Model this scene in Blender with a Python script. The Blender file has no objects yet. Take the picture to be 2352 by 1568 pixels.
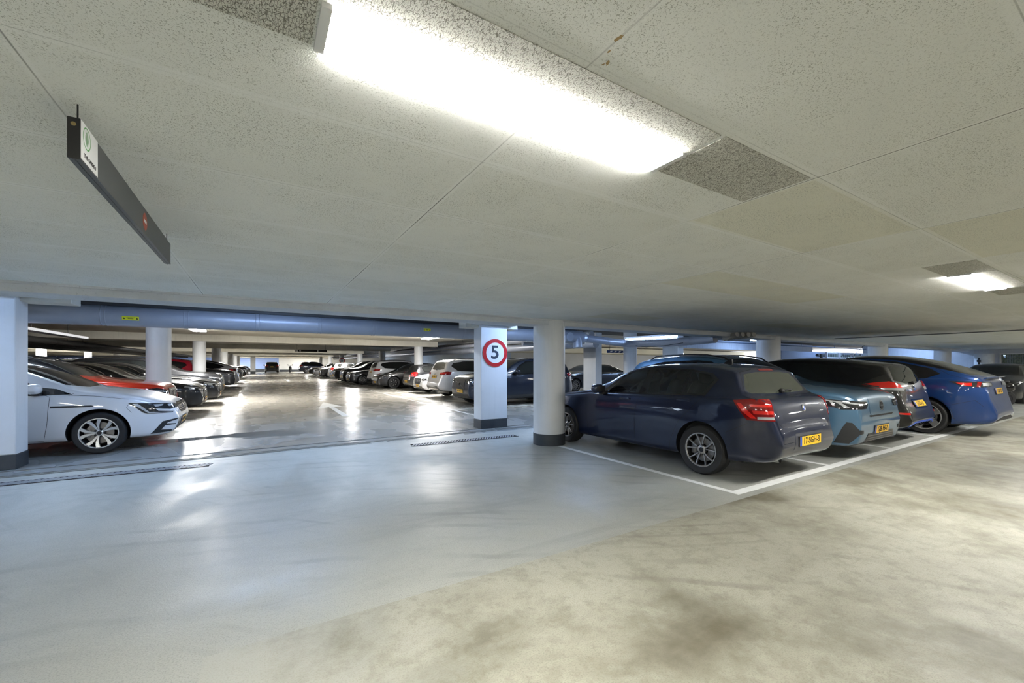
import bpy, bmesh, math, random
from mathutils import Vector, Matrix
from mathutils.bvhtree import BVHTree
random.seed(7)
PI = math.pi
SC = bpy.context.scene
COL = SC.collection

# ---------------------------------------------------------------- camera, world, exposure
F_PX, HOR = 956.0, 839.7                    # focal length and horizon row of the 2352x1568 frame
YAW = math.atan(584.0 / 956.0)
CAMH = 1.38
cam = bpy.data.cameras.new('camera')
cam.sensor_width = 36.0
cam.lens = 36.0 * F_PX / 2352.0
cam.shift_y = (HOR - 784.0) / 2352.0
cam.clip_start = 0.05
cam.clip_end = 300
camo = bpy.data.objects.new('camera', cam)
camo.location = (0, 0, CAMH)
camo.rotation_euler = (PI / 2, 0, -YAW)
COL.objects.link(camo)
SC.camera = camo
world = bpy.data.worlds.new('world')
SC.world = world
world.use_nodes = True
world.node_tree.nodes['Background'].inputs[0].default_value = (0.75, 0.8, 0.9, 1)
world.node_tree.nodes['Background'].inputs[1].default_value = 1.6
SC.view_settings.view_transform = 'Standard'
SC.view_settings.look = 'None'
SC.view_settings.gamma = 1.0
SC.view_settings.use_curve_mapping = False
SC.view_settings.exposure = 1.08
cy = SC.cycles
cy.max_bounces = 5
cy.adaptive_threshold = 0.06
cy.diffuse_bounces = 4
cy.glossy_bounces = 3
cy.transmission_bounces = 6
cy.transparent_max_bounces = 8
cy.caustics_reflective = False
cy.caustics_refractive = False
cy.sample_clamp_indirect = 6.0
cy.use_denoising = True
try:
    cy.use_light_tree = True
except Exception:
    pass
WARM = (1.0, 0.985, 0.935)
BLUE = (0.42, 0.62, 1.0)
COOL = (0.68, 0.82, 1.0)
NEUT = (1.0, 0.985, 0.96)
P_NEAR, P_FAR, P_BLUE = 20.0, 21.0, 10.5     # lamp diffuser strengths

def gz(y):                                   # the far half of the floor climbs gently
    return 0.0 if y <= 8 else 0.005 * (y - 8)

# ---------------------------------------------------------------- materials
class NT:
    def __init__(s, name):
        s.m = bpy.data.materials.new(name)
        s.m.use_nodes = True
        s.t = s.m.node_tree
        s.b = s.t.nodes['Principled BSDF']
    def n(s, typ, ins=None, **kw):
        nd = s.t.nodes.new(typ)
        for k, v in kw.items():
            setattr(nd, k, v)
        for k, v in (ins or {}).items():
            s.set(nd.inputs[k], v)
        return nd
    def set(s, sock, v):
        if isinstance(v, bpy.types.NodeSocket):
            s.t.links.new(v, sock)
        elif isinstance(v, bpy.types.Node):
            s.t.links.new(v.outputs[0], sock)
        else:
            sock.default_value = v
    def math(s, op, a, b=0.0, c=0.0, clamp=False):
        nd = s.n('ShaderNodeMath', operation=op, use_clamp=clamp)
        for i, v in enumerate((a, b, c)):
            s.set(nd.inputs[i], v)
        return nd.outputs[0]
    def mix(s, f, a, b):
        nd = s.n('ShaderNodeMix', data_type='RGBA')
        s.set(nd.inputs[0], f)
        for i, v in ((6, a), (7, b)):
            s.set(nd.inputs[i], v if not isinstance(v, tuple) else (v + (1,))[:4])
        return nd.outputs[2]
    def mixf(s, f, a, b):
        nd = s.n('ShaderNodeMix', data_type='FLOAT')
        s.set(nd.inputs[0], f); s.set(nd.inputs[2], a); s.set(nd.inputs[3], b)
        return nd.outputs[0]
    def ramp(s, f, lo, hi):
        nd = s.n('ShaderNodeMapRange', {'Value': f, 'From Min': lo, 'From Max': hi}, interpolation_type='SMOOTHSTEP')
        return nd.outputs[0]
    def noise(s, co, scale, detail=3, rough=0.5, dist=0.0):
        nd = s.n('ShaderNodeTexNoise', {'Vector': co, 'Scale': scale, 'Detail': detail, 'Roughness': rough, 'Distortion': dist})
        return nd.outputs[0]
    def co(s, scale=(1, 1, 1), rot=(0, 0, 0), loc=(0, 0, 0), kind='Object'):
        tc = s.n('ShaderNodeTexCoord')
        mp = s.n('ShaderNodeMapping', {'Vector': tc.outputs[kind], 'Location': loc, 'Rotation': rot, 'Scale': scale})
        return mp.outputs[0]
    def bump(s, h, dist=0.01, st=1.0):
        nd = s.n('ShaderNodeBump', {'Height': h, 'Distance': dist, 'Strength': st})
        s.set(s.b.inputs['Normal'], nd.outputs[0])

MATS = {}
def mat(name, col=(0.8, 0.8, 0.8), rough=0.5, metal=0.0, coat=0.0, emit=0.0, trans=0.0, spec=0.5, ior=1.45):
    if name in MATS:
        return MATS[name]
    q = NT(name)
    b = q.b
    b.inputs['Base Color'].default_value = (*col, 1)
    b.inputs['Roughness'].default_value = rough
    b.inputs['Metallic'].default_value = metal
    b.inputs['Coat Weight'].default_value = coat
    b.inputs['Coat Roughness'].default_value = 0.03
    b.inputs['Specular IOR Level'].default_value = spec
    b.inputs['Transmission Weight'].default_value = trans
    b.inputs['IOR'].default_value = ior
    if emit:
        b.inputs['Emission Color'].default_value = (*col, 1)
        b.inputs['Emission Strength'].default_value = emit
    MATS[name] = q.m
    return q.m

def paint(name, col, metal=0.35, rough=0.35):
    return mat('paint_' + name, col, rough, metal, 1.0)

def concrete(name, col, col2, scale=1.5, rough=0.75, speck=0.0, streak=0.0, bump=0.002):
    if name in MATS:
        return MATS[name]
    q = NT(name)
    co = q.co()
    a = q.noise(co, scale, 5, 0.6)
    c = q.mix(q.ramp(a, 0.35, 0.7), col, col2)
    if streak:
        w = q.noise(q.co(scale=(9, 9, 0.5)), 2.0, 3, 0.6)
        c = q.mix(q.math('MULTIPLY', q.ramp(w, 0.5, 0.75), streak), c, tuple(x * 0.55 for x in col))
    if speck:
        v = q.noise(co, 60, 2, 0.7)
        c = q.mix(q.math('MULTIPLY', q.ramp(v, 0.62, 0.7), speck), c, tuple(x * 0.35 for x in col))
    q.set(q.b.inputs['Base Color'], c)
    q.b.inputs['Roughness'].default_value = rough
    q.bump(q.noise(co, scale * 14, 4, 0.6), bump)
    MATS[name] = q.m
    return q.m

M_BLACK = mat('black_plastic', (0.012, 0.012, 0.013), 0.45)
M_GLOSSB = mat('gloss_black', (0.006, 0.006, 0.007), 0.08, 0, 0.6)
M_GAP = mat('gap_shadow_rubber', (0.004, 0.004, 0.005), 0.8)
M_RUBBER = mat('tyre_rubber', (0.018, 0.018, 0.019), 0.65)
M_CHROME = mat('chrome', (0.75, 0.75, 0.76), 0.12, 1.0)
M_ALU = mat('alloy', (0.42, 0.41, 0.40), 0.33, 0.85)
M_ALUL = mat('machined_alloy', (0.72, 0.72, 0.72), 0.25, 0.8)
M_DARKALU = mat('dark_metal', (0.05, 0.05, 0.055), 0.4, 0.8)
M_STEEL = mat('brake_steel', (0.25, 0.24, 0.23), 0.4, 0.9)
M_TINT = mat('tinted_glass', (0.012, 0.014, 0.014), 0.03, 0, 0.0, spec=0.8)
M_WHITE = mat('white_paint_sign', (0.8, 0.8, 0.8), 0.4)
M_YEL = mat('plate_yellow', (0.85, 0.50, 0.02), 0.35)
M_PBLUE = mat('plate_blue', (0.02, 0.08, 0.45), 0.4)
M_INK = mat('black_ink', (0.01, 0.01, 0.01), 0.5)
M_REDSIGN = mat('sign_red', (0.50, 0.012, 0.02), 0.35, 0, 0.3)
M_DUSTY = mat('dusty_glass', (0.045, 0.050, 0.040), 0.12, 0, 0.3)
M_SEAT = mat('seat_cloth', (0.045, 0.046, 0.044), 0.85)
M_TRIMIN = mat('cabin_trim', (0.02, 0.021, 0.021), 0.7)
M_LAMPR = mat('red_lens', (0.20, 0.003, 0.004), 0.1, 0, 0.8)
M_LAMPR2 = mat('bright_red_lens', (0.70, 0.014, 0.010), 0.15, 0, 0.8)
M_LAMPW = mat('clear_lens', (0.55, 0.57, 0.6), 0.08, 0.3, 0.8)
M_LAMPD = mat('smoked_lens', (0.03, 0.032, 0.036), 0.05, 0.2, 1.0)
M_GRILLE = mat('grille_black', (0.01, 0.01, 0.011), 0.35)
M_CLAD = mat('cladding', (0.022, 0.023, 0.025), 0.6)

def clear_glass():
    q = NT('window_glass')
    gl = q.n('ShaderNodeBsdfGlossy', {'Color': (1, 1, 1, 1), 'Roughness': 0.02})
    tr = q.n('ShaderNodeBsdfTransparent', {'Color': (0.80, 0.85, 0.82, 1)})
    lw = q.n('ShaderNodeFresnel', {'IOR': 1.75})
    mx = q.n('ShaderNodeMixShader', {0: lw.outputs[0], 1: tr.outputs[0], 2: gl.outputs[0]})
    q.t.links.new(mx.outputs[0], q.t.nodes['Material Output'].inputs[0])
    MATS['window_glass'] = q.m
    return q.m
M_GLASS = clear_glass()

# ---------------------------------------------------------------- object helpers
def link(name, me, parent=None, loc=None):
    o = bpy.data.objects.new(name, me)
    COL.objects.link(o)
    if parent is not None:
        o.parent = parent
    if loc is not None:
        o.location = loc
    return o

def tag(o, label=None, cat=None, group=None, kind=None):
    if label: o['label'] = label
    if cat: o['category'] = cat
    if group: o['group'] = group
    if kind: o['kind'] = kind
    return o

def empty(name, loc=(0, 0, 0), rz=0.0, label=None, cat=None, group=None):
    o = link(name, None, None, loc)
    o.rotation_euler = (0, 0, rz)
    o.empty_display_size = 0.1
    return tag(o, label, cat, group)

def to_mesh(bm, name, mats=None, smooth=False, angle=None):
    if smooth:
        for f in bm.faces: f.smooth = True
        if angle:
            for e in bm.edges:
                if len(e.link_faces) == 2 and e.calc_face_angle(0) > angle: e.smooth = False
    me = bpy.data.meshes.new(name)
    bm.to_mesh(me)
    bm.free()
    for m in (mats or []):
        me.materials.append(m)
    return me

def part(name, bm, m, parent=None, smooth=False, angle=None, loc=None):
    ms = m if isinstance(m, (list, tuple)) else [m]
    return link(name, to_mesh(bm, name, ms, smooth, angle), parent, loc)

def box(bm, x0, x1, y0, y1, z0, z1, bev=0.0, mi=0, M=None):
    r = bmesh.ops.create_cube(bm, size=1.0)
    vs = r['verts']
    bmesh.ops.scale(bm, vec=(abs(x1 - x0), abs(y1 - y0), abs(z1 - z0)), verts=vs)
    bmesh.ops.translate(bm, vec=((x0 + x1) / 2, (y0 + y1) / 2, (z0 + z1) / 2), verts=vs)
    fs = set(f for v in vs for f in v.link_faces)
    for f in fs: f.material_index = mi
    if bev > 0:
        es = list(set(e for v in vs for e in v.link_edges))
        rb = bmesh.ops.bevel(bm, geom=es, offset=bev, segments=2, affect='EDGES', profile=0.5)
        for f in rb['faces']: f.material_index = mi
        vs = list(set(v for f in rb['faces'] for v in f.verts) | set(v for v in vs if v.is_valid))
    if M is not None:
        bmesh.ops.transform(bm, matrix=M, verts=vs)
    return vs

def cyl(bm, p0, p1, r0, r1=None, seg=20, caps=True, mi=0):
    p0, p1 = Vector(p0), Vector(p1)
    r1 = r0 if r1 is None else r1
    d = p1 - p0
    Mx = Matrix.Translation((p0 + p1) / 2) @ d.to_track_quat('Z', 'Y').to_matrix().to_4x4()
    r = bmesh.ops.create_cone(bm, cap_ends=caps, segments=seg, radius1=r0, radius2=r1, depth=d.length, matrix=Mx)
    for v in r['verts']:
        for f in v.link_faces: f.material_index = mi
    return r['verts']

def lathe(bm, prof, seg=32, axis='Y', mi=0):
    """prof: (radius, along) pairs, closed into a ring if the first equals the last."""
    rings = []
    for i in range(seg):
        a = 2 * PI * i / seg
        ca, sa = math.cos(a), math.sin(a)
        ring = []
        for r, t in prof:
            ring.append(bm.verts.new((r * ca, t, r * sa) if axis == 'Y' else (r * ca, r * sa, t)))
        rings.append(ring)
    for i in range(seg):
        A, B = rings[i], rings[(i + 1) % seg]
        for j in range(len(prof) - 1):
            try:
                f = bm.faces.new((A[j], B[j], B[j + 1], A[j + 1]))
                f.material_index = mi
            except ValueError:
                pass

def tube(bm, pts, r, seg=10, mi=0):
    pts = [Vector(p) for p in pts]
    prev = None
    n = len(pts)
    for i, p in enumerate(pts):
        d = (pts[min(i + 1, n - 1)] - pts[max(i - 1, 0)]).normalized()
        q = d.to_track_quat('Z', 'Y').to_matrix()
        ring = [bm.verts.new(p + q @ Vector((r * math.cos(2 * PI * k / seg), r * math.sin(2 * PI * k / seg), 0))) for k in range(seg)]
        if prev:
            # align rings
            off = min(range(seg), key=lambda o: (ring[o].co - prev[0].co).length)
            ring = ring[off:] + ring[:off]
            for k in range(seg):
                f = bm.faces.new((prev[k], prev[(k + 1) % seg], ring[(k + 1) % seg], ring[k]))
                f.material_index = mi
        else:
            bm.faces.new(ring)
        prev = ring
    bm.faces.new(list(reversed(prev)))
    bmesh.ops.recalc_face_normals(bm, faces=bm.faces)

def prism(bm, poly, y0, y1, plane='XZ', mi=0):
    """extrude a 2D polygon between two offsets along the missing axis"""
    def P(a, b, c):
        return {'XZ': (a, c, b), 'XY': (a, b, c), 'YZ': (c, a, b)}[plane]
    A = [bm.verts.new(P(a, b, y0)) for a, b in poly]
    B = [bm.verts.new(P(a, b, y1)) for a, b in poly]
    fs = [bm.faces.new(A), bm.faces.new(list(reversed(B)))]
    n = len(poly)
    for i in range(n):
        fs.append(bm.faces.new((A[i], B[i], B[(i + 1) % n], A[(i + 1) % n])))
    for f in fs: f.material_index = mi
    bmesh.ops.recalc_face_normals(bm, faces=fs)
    return A + B

TEXTS = {}
def text_mesh(s, size, depth=0.001, sx=1.0):
    key = (s, size, depth, sx)
    if key in TEXTS: return TEXTS[key]
    cu = bpy.data.curves.new('lettering', 'FONT')
    cu.body = s
    cu.size = size
    cu.extrude = depth
    cu.align_x = 'CENTER'
    cu.align_y = 'CENTER'
    cu.offset = size * 0.015
    o = bpy.data.objects.new('lettering', cu)
    COL.objects.link(o)
    dg = bpy.context.evaluated_depsgraph_get()
    me = bpy.data.meshes.new_from_object(o.evaluated_get(dg))
    me.transform(Matrix.Diagonal((sx, 1, 1, 1)))
    me.materials.clear()
    bpy.data.objects.remove(o)
    TEXTS[key] = me
    return me

def lettering(s, size, m, parent, loc, rot, sx=1.0, depth=0.001, name='lettering'):
    me = text_mesh(s, size, depth, sx).copy()
    me.materials.append(m)
    o = link(name, me, parent, loc)
    o.rotation_euler = rot
    return o

# ---------------------------------------------------------------- car builder
def pchip(pts):
    xs = [p[0] for p in pts]; ys = [p[1] for p in pts]
    n = len(xs)
    h = [xs[i + 1] - xs[i] for i in range(n - 1)]
    d = [(ys[i + 1] - ys[i]) / h[i] for i in range(n - 1)]
    m = [0.0] * n
    m[0], m[-1] = d[0], d[-1]
    for i in range(1, n - 1):
        if d[i - 1] * d[i] > 0:
            w1, w2 = 2 * h[i] + h[i - 1], h[i] + 2 * h[i - 1]
            m[i] = (w1 + w2) / (w1 / d[i - 1] + w2 / d[i])
    def f(x):
        if x <= xs[0]: return ys[0]
        if x >= xs[-1]: return ys[-1]
        k = 0
        while x > xs[k + 1]: k += 1
        t = (x - xs[k]) / h[k]
        return ((1 + 2 * t) * (1 - t) ** 2 * ys[k] + t * (1 - t) ** 2 * h[k] * m[k]
                + t * t * (3 - 2 * t) * ys[k + 1] + t * t * (t - 1) * h[k] * m[k + 1])
    return f

def chaikin(pts, it=2, keep=()):
    for _ in range(it):
        out = [pts[0]]
        for i in range(len(pts) - 1):
            a, b = pts[i], pts[i + 1]
            out.append((a[0] * .75 + b[0] * .25, a[1] * .75 + b[1] * .25))
            out.append((a[0] * .25 + b[0] * .75, a[1] * .25 + b[1] * .75))
        out.append(pts[-1])
        pts = out
    return pts

class Car:
    """Local frame: nose at +x, left side at +y. s = distance behind the nose tip."""
    def __init__(s, sp):
        s.sp = sp
        s.L, s.W = sp['L'], sp['W']
        s.top, s.belt, s.bot = pchip(sp['top']), pchip(sp['belt']), pchip(sp['bot'])
        s.parts = []                       # (name, mesh, parent index or None, role, local matrix, lod)
        s.shell()

    def X(s, q): return s.L / 2 - q

    def half_w(s, q):
        sp = s.sp
        an, cn, pn = sp.get('nose', (0.7, 0.27, 2.3))
        at, ct, pt = sp.get('tail', (0.6, 0.28, 2.4))
        w = 1 - cn * max(0, 1 - q / an) ** pn - ct * max(0, 1 - (s.L - q) / at) ** pt
        return s.W / 2 * w

    def section(s, q):
        sp = s.sp
        b, T, W = s.bot(q), s.top(q), s.half_w(q)
        be = min(s.belt(q), T - 0.012)
        hb = be - b
        k = min(1.0, hb / 0.5)
        fl = sp.get('flare', 0.012) * (math.exp(-((q - sp['fa']) / 0.42) ** 4) + math.exp(-((q - sp['ra']) / 0.42) ** 4))
        g = T - be
        cr = min(sp.get('crown', 0.055), g * 0.45)
        kt = sp.get('tumble', 0.50)
        y7 = 0.955 * W
        yr = max(0.3 * W, y7 - 0.012 - kt * max(0, g - cr - 0.05) - 0.25 * min(g, 0.1))
        zr = T - cr
        mid = ((y7 - 0.01 + yr) / 2 + 0.022 * min(1, g / 0.4), (be + zr) / 2 + 0.0)
        pts = [(0, b + 0.012), (0.6 * W, b + 0.01), (0.90 * W - 0.01, b), (0.955 * W, b + 0.03 * k),
               (0.978 * W + fl, b + 0.16 * hb), (0.995 * W + fl, b + 0.45 * hb), (1.0 * W + fl * 0.5, b + 0.66 * hb),
               (0.992 * W, b + 0.84 * hb), (0.978 * W, be - 0.035 * k), (0.962 * W, be - 0.004), (y7 - 0.012, be + 0.006), mid,
               (yr + 0.012, zr - 0.02 * min(1, g / 0.3)), (yr - 0.03, zr + 0.25 * cr),
               (0.72 * yr, T - 0.28 * cr), (0.38 * yr, T - 0.07 * cr), (0, T)]
        return chaikin(pts, 2)

    def shell(s):
        L = s.L
        S = [0, .008, .02, .035, .055, .08, .11, .145, .185, .23, .28]
        q = .34
        S2 = []
        while q < L - .5:
            S2.append(q); q += 0.062
        tail = [L - v for v in (.47, .42, .37, .325, .285, .25, .22, .19, .165, .14, .118, .098, .08, .063, .048, .035, .023, .013, .005, 0)]
        S = S + [v for v in S2 if v < tail[0] - .02] + tail
        bm = bmesh.new()
        rings = []
        for q in S:
            half = s.section(q)
            x = s.X(q)
            right = [bm.verts.new((x, -y, z)) for y, z in half]
            left = [bm.verts.new((x, y, z)) for y, z in half[1:-1]]
            rings.append(right + list(reversed(left)))
        n = len(rings[0])
        for i in range(len(rings) - 1):
            A, B = rings[i], rings[i + 1]
            for j in range(n):
                k = (j + 1) % n
                bm.faces.new((A[j], A[k], B[k], B[j]))
        bm.faces.new(list(reversed(rings[0])))
        bm.faces.new(rings[-1])
        bmesh.ops.recalc_face_normals(bm, faces=bm.faces)
        # wheel arches, cut out of the closed shell
        sp = s.sp
        ar = sp['wr'] + sp.get('arch', 0.045)
        s.ar = ar
        yin = s.W / 2 - 0.30
        cb = bmesh.new()
        for q in (sp['fa'], sp['ra']):
            for sg in (-1, 1):
                cyl(cb, (s.X(q), sg * yin, sp['wr'] + .01), (s.X(q), sg * (s.W / 2 + .2), sp['wr'] + .01), ar, seg=56)
        bmesh.ops.recalc_face_normals(cb, faces=cb.faces)
        a = bpy.data.objects.new('a', to_mesh(bm, 'a'))
        c = bpy.data.objects.new('c', to_mesh(cb, 'c'))
        COL.objects.link(a); COL.objects.link(c)
        md = a.modifiers.new('b', 'BOOLEAN')
        md.object = c; md.operation = 'DIFFERENCE'; md.solver = 'EXACT'
        dg = bpy.context.evaluated_depsgraph_get()
        me = bpy.data.meshes.new_from_object(a.evaluated_get(dg))
        bpy.data.objects.remove(a); bpy.data.objects.remove(c)
        bm = bmesh.new()
        bm.from_mesh(me)
        arch = []
        for f in bm.faces:
            p = f.calc_center_median()
            for q in (sp['fa'], sp['ra']):
                v = Vector((p.x - s.X(q), 0, p.z - sp['wr'] - .01))
                d = v.length
                if abs(p.y) > yin - .01 and d < ar + .004 and f.normal.y ** 2 < .5 and d > ar - .02 and f.normal.dot(v.normalized()) < -.5:
                    arch.append(f)
                elif abs(abs(p.y) - yin) < .004 and d < ar and abs(f.normal.y) > .9:
                    arch.append(f)
        s.full = bm.copy()
        s.bvh = BVHTree.FromBMesh(s.full)
        s.bm = bm
        for q in (sp['fa'], sp['ra']):
            for sg in (-1, 1):
                mine = [f for f in arch if f.is_valid and abs(f.calc_center_median().x - s.X(q)) < 1 and f.calc_center_median().y * sg > 0]
                s.add('wheel_arch', s.split(mine), 'M_BLACK_ARCH', lod=2, smooth=True)

    def split(s, faces):
        """move faces into a new bmesh"""
        bm2 = bmesh.new()
        vm = {}
        fs = list(faces)
        for f in fs:
            vs = []
            for v in f.verts:
                if v not in vm: vm[v] = bm2.verts.new(v.co)
                vs.append(vm[v])
            try: bm2.faces.new(vs)
            except ValueError: pass
        bmesh.ops.delete(s.bm, geom=fs, context='FACES')
        return bm2

    def add(s, name, bm, role, parent=None, lod=0, smooth=True, angle=0.7, mx=None):
        if bm is None or len(bm.faces) == 0:
            return parent
        me = to_mesh(bm, name, [None], smooth, angle)
        s.parts.append((name, me, parent, role, mx, lod))
        return len(s.parts) - 1

    def cut(s, view, poly, pred, grow=0.0):
        """cut the shell along a polygon seen from a side and return the faces inside. view: S (s,z), T (s,y), R (y,z)"""
        bm = s.bm
        def uv(p):
            if view == 'S': return (s.L / 2 - p.x, p.z)
            if view == 'T': return (s.L / 2 - p.x, p.y)
            return (p.y, p.z)
        us = [p[0] for p in poly]; vs_ = [p[1] for p in poly]
        u0, u1, v0, v1 = min(us) - .01, max(us) + .01, min(vs_) - .01, max(vs_) + .01
        def near(f):
            c = [uv(v.co) for v in f.verts]
            if max(a for a, b in c) < u0 or min(a for a, b in c) > u1 or max(b for a, b in c) < v0 or min(b for a, b in c) > v1: return False
            return pred(f.calc_center_median(), f.normal)
        n = len(poly)
        for i in range(n):
            a, b = poly[i], poly[(i + 1) % n]
            du, dv = b[0] - a[0], b[1] - a[1]
            if view == 'S':
                co = Vector((s.L / 2 - a[0], 0, a[1])); no = Vector((dv, 0, du))
            elif view == 'T':
                co = Vector((s.L / 2 - a[0], a[1], 0)); no = Vector((dv, du, 0))
            else:
                co = Vector((0, a[0], a[1])); no = Vector((0, dv, -du))
            fs = [f for f in bm.faces if near(f)]
            es = set(e for f in fs for e in f.edges); ve = set(v for f in fs for v in f.verts)
            bmesh.ops.bisect_plane(bm, geom=list(ve) + list(es) + fs, plane_co=co, plane_no=no.normalized(), dist=1e-5)
        def inside(u, v):
            r = False
            j = n - 1
            for i in range(n):
                xi, yi = poly[i]; xj, yj = poly[j]
                if (yi > v) != (yj > v) and u < (xj - xi) * (v - yi) / (yj - yi) + xi: r = not r
                j = i
            return r
        return [f for f in bm.faces if near(f) and inside(*uv(f.calc_center_median()))]

    def ray(s, p, d):
        """nearest shell point coming from outside along -d"""
        hit = s.bvh.ray_cast(p + d * 4.0, -d)
        if hit[0] is None:
            hit = s.bvh.find_nearest(p)
        return hit[0], hit[1]

    def patch(s, pts, az, off=0.003, step=0.035, rim=0.012):
        """a piece laid over the shell: polygon given by rough 3D points (s,y,z), projected along azimuth az (deg; 0 = from the front)"""
        a = math.radians(az)
        d = Vector((math.cos(a), math.sin(a), 0))
        u = Vector((-math.sin(a), math.cos(a), 0))
        P = [Vector((s.X(q), y, z)) for q, y, z in pts]
        base = sum(P, Vector()) / len(P)
        pl = [((p - base).dot(u), p.z) for p in P]
        bm = bmesh.new()
        f = bm.faces.new([bm.verts.new((x, 0, z)) for x, z in pl])
        for ax in (0, 2):
            lo = min(v.co[ax] for v in bm.verts); hi = max(v.co[ax] for v in bm.verts)
            k = max(1, int((hi - lo) / step))
            for i in range(1, k):
                c = Vector((0, 0, 0)); c[ax] = lo + (hi - lo) * i / k
                nn = Vector((0, 0, 0)); nn[ax] = 1
                bmesh.ops.bisect_plane(bm, geom=bm.verts[:] + bm.edges[:] + bm.faces[:], plane_co=c, plane_no=nn, dist=1e-5)
        hits = []
        for v in bm.verts:
            p = base + u * v.co.x; p.z = v.co.z
            h, nrm = s.ray(p, d)
            hits.append((v, h, nrm))
        for v, h, nrm in hits:
            v.co = h + nrm * off
        for f in bm.faces:
            if f.normal.dot(d) < 0: f.normal_flip()
        bm.normal_update()
        be = [e for e in bm.edges if e.is_boundary]
        r = bmesh.ops.extrude_edge_only(bm, edges=be)
        nm = {v: nrm for v, h, nrm in hits}
        for v in [g for g in r['geom'] if isinstance(g, bmesh.types.BMVert)]:
            v.co -= d * 0 + Vector(s.bvh.find_nearest(v.co)[1]) * (off + rim)
        bmesh.ops.recalc_face_normals(bm, faces=bm.faces)
        return bm

    def strip(s, pts, az, w=0.0045, off=0.0015, closed=False, bm=None):
        """a thin band along a polyline laid over the shell"""
        a = math.radians(az)
        d = Vector((math.cos(a), math.sin(a), 0))
        if az == 'T': pass
        P = [Vector((s.X(q), y, z)) for q, y, z in pts]
        if closed: P.append(P[0])
        fine = []
        for i in range(len(P) - 1):
            k = max(1, int((P[i + 1] - P[i]).length / 0.04))
            fine += [P[i].lerp(P[i + 1], t / k) for t in range(k)]
        fine.append(P[-1])
        bm = bm or bmesh.new()
        prev = None
        for i, p in enumerate(fine):
            t = (fine[min(i + 1, len(fine) - 1)] - fine[max(i - 1, 0)]).normalized()
            n2 = d.cross(t)
            if n2.length < 1e-6: continue
            n2.normalize()
            row = []
            for sg in (-1, 1):
                h, nrm = s.ray(p + n2 * sg * w / 2, d)
                row.append(bm.verts.new(h + nrm * off))
            if prev:
                bm.faces.new((prev[0], prev[1], row[1], row[0]))
            prev = row
        return bm

def both(pts):
    return [(a, -b, c) for a, b, c in pts]

def build_wheel(bmr, r, style, rr, width):
    """tyre, rim, disc and cap meshes around local y, outer face at +y = 0"""
    ty = bmesh.new()
    w = width
    prof = [(rr, -0.012), (rr + .012, -0.004), (r * .93, -0.0), (r * .975, -0.012), (r, -0.035), (r, -w / 2), (r, -w + .035), (r * .975, -w + .012), (r * .93, -w), (rr, -w + .01), (rr, -0.012)]
    lathe(ty, prof, 48)
    for k in (-0.06, -0.10, -0.14):
        if -k < w - .04: lathe(ty, [(r + .0005, k), (r - .002, k - .003), (r + .0005, k - .006)], 48)
    bmesh.ops.recalc_face_normals(ty, faces=ty.faces)
    ri = bmesh.new()
    lathe(ri, [(rr + .004, -0.010), (rr + .002, -0.002), (rr - .006, -0.001), (rr - .016, -0.012), (rr - .022, -0.05), (rr - .03, -w + .02), (rr - .0, -w + .015)], 48, mi=1)
    lathe(ri, [(rr + .004, -0.010), (rr + .003, -0.001), (rr - .010, -0.0005), (rr - .016, -0.011)], 48)
    dish = -0.045
    def blade(a0, a1, w0, w1, y0=-0.03, y1=-0.008, th=0.022, r0=.045, r1=None, bend=0.0, mi=0):
        r1 = r1 or rr - .010
        N = 5
        prev = None
        for i in range(N + 1):
            t = i / N
            rad = r0 + (r1 - r0) * t
            an = a0 + (a1 - a0) * t + bend * math.sin(PI * t)
            ww = w0 + (w1 - w0) * t
            yy = y0 + (y1 - y0) * t ** 1.3
            c, sn = math.cos(an), math.sin(an)
            tx, tz = -sn, c
            ring = []
            for (k, dy) in ((-.5, -th), (-.42, 0), (.42, 0), (.5, -th)):
                ring.append(ri.verts.new((rad * c + tx * ww * k, yy + dy, rad * sn + tz * ww * k)))
            if prev:
                for j in range(4):
                    f = ri.faces.new((prev[j], prev[(j + 1) % 4], ring[(j + 1) % 4], ring[j]))
                    f.material_index = mi if j == 1 else (mi if style in ('v',) else 1)
            prev = ring
    if style == 'v':
        for k in range(5):
            a = 2 * PI * k / 5 + .3
            for sg in (-1, 1):
                blade(a + sg * .16, a + sg * .30, .016, .017)
            
    elif style == 'turbine':
        for k in range(5):
            a = 2 * PI * k / 5 + PI / 2 - .3
            blade(a - .16, a - .30, .018, .062, bend=.05)
            blade(a + .16, a + .34, .018, .062, bend=-.05)
    elif style == 'aero':
        for k in range(5):
            a = 2 * PI * k / 5
            blade(a, a + .12, .10, .15, th=.01)
    elif style == 'plate':
        for k in range(7):
            a = 2 * PI * k / 7
            blade(a, a + .1, .06, .12, th=.01, mi=1)
    else:
        for k in range(10):
            a = 2 * PI * k / 10
            blade(a, a + (.1 if k % 2 else -.1), .02, .024)
    hr = .046 if style == 'turbine' else .056
    lathe(ri, [(0.0, -0.022), (hr * .75, -0.022), (hr, -0.030), (hr + .002, -0.06), (0, -.06)], 24, mi=0)
    for k in range(5):
        an = 2 * PI * k / 5 + .6
        cyl(ri, (.062 * math.cos(an), -.05, .062 * math.sin(an)), (.062 * math.cos(an), -.028, .062 * math.sin(an)), .012, seg=10, mi=1)
    bmesh.ops.recalc_face_normals(ri, faces=ri.faces)
    di = bmesh.new()
    lathe(di, [(0.07, -0.065), (rr * .72, -0.065), (rr * .72, -0.085), (0.07, -0.085)], 32)
    lathe(di, [(0, -w + .03), (rr - .02, -w + .03)], 32, mi=1)
    box(di, rr * .45, rr * .78, -0.10, -0.055, -.07, .07, .01)
    cap = bmesh.new()
    lathe(cap, [(0, -0.016), (.026, -0.016), (.031, -0.023)], 20)
    bmesh.ops.recalc_face_normals(cap, faces=cap.faces)
    return ty, ri, di, cap

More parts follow.
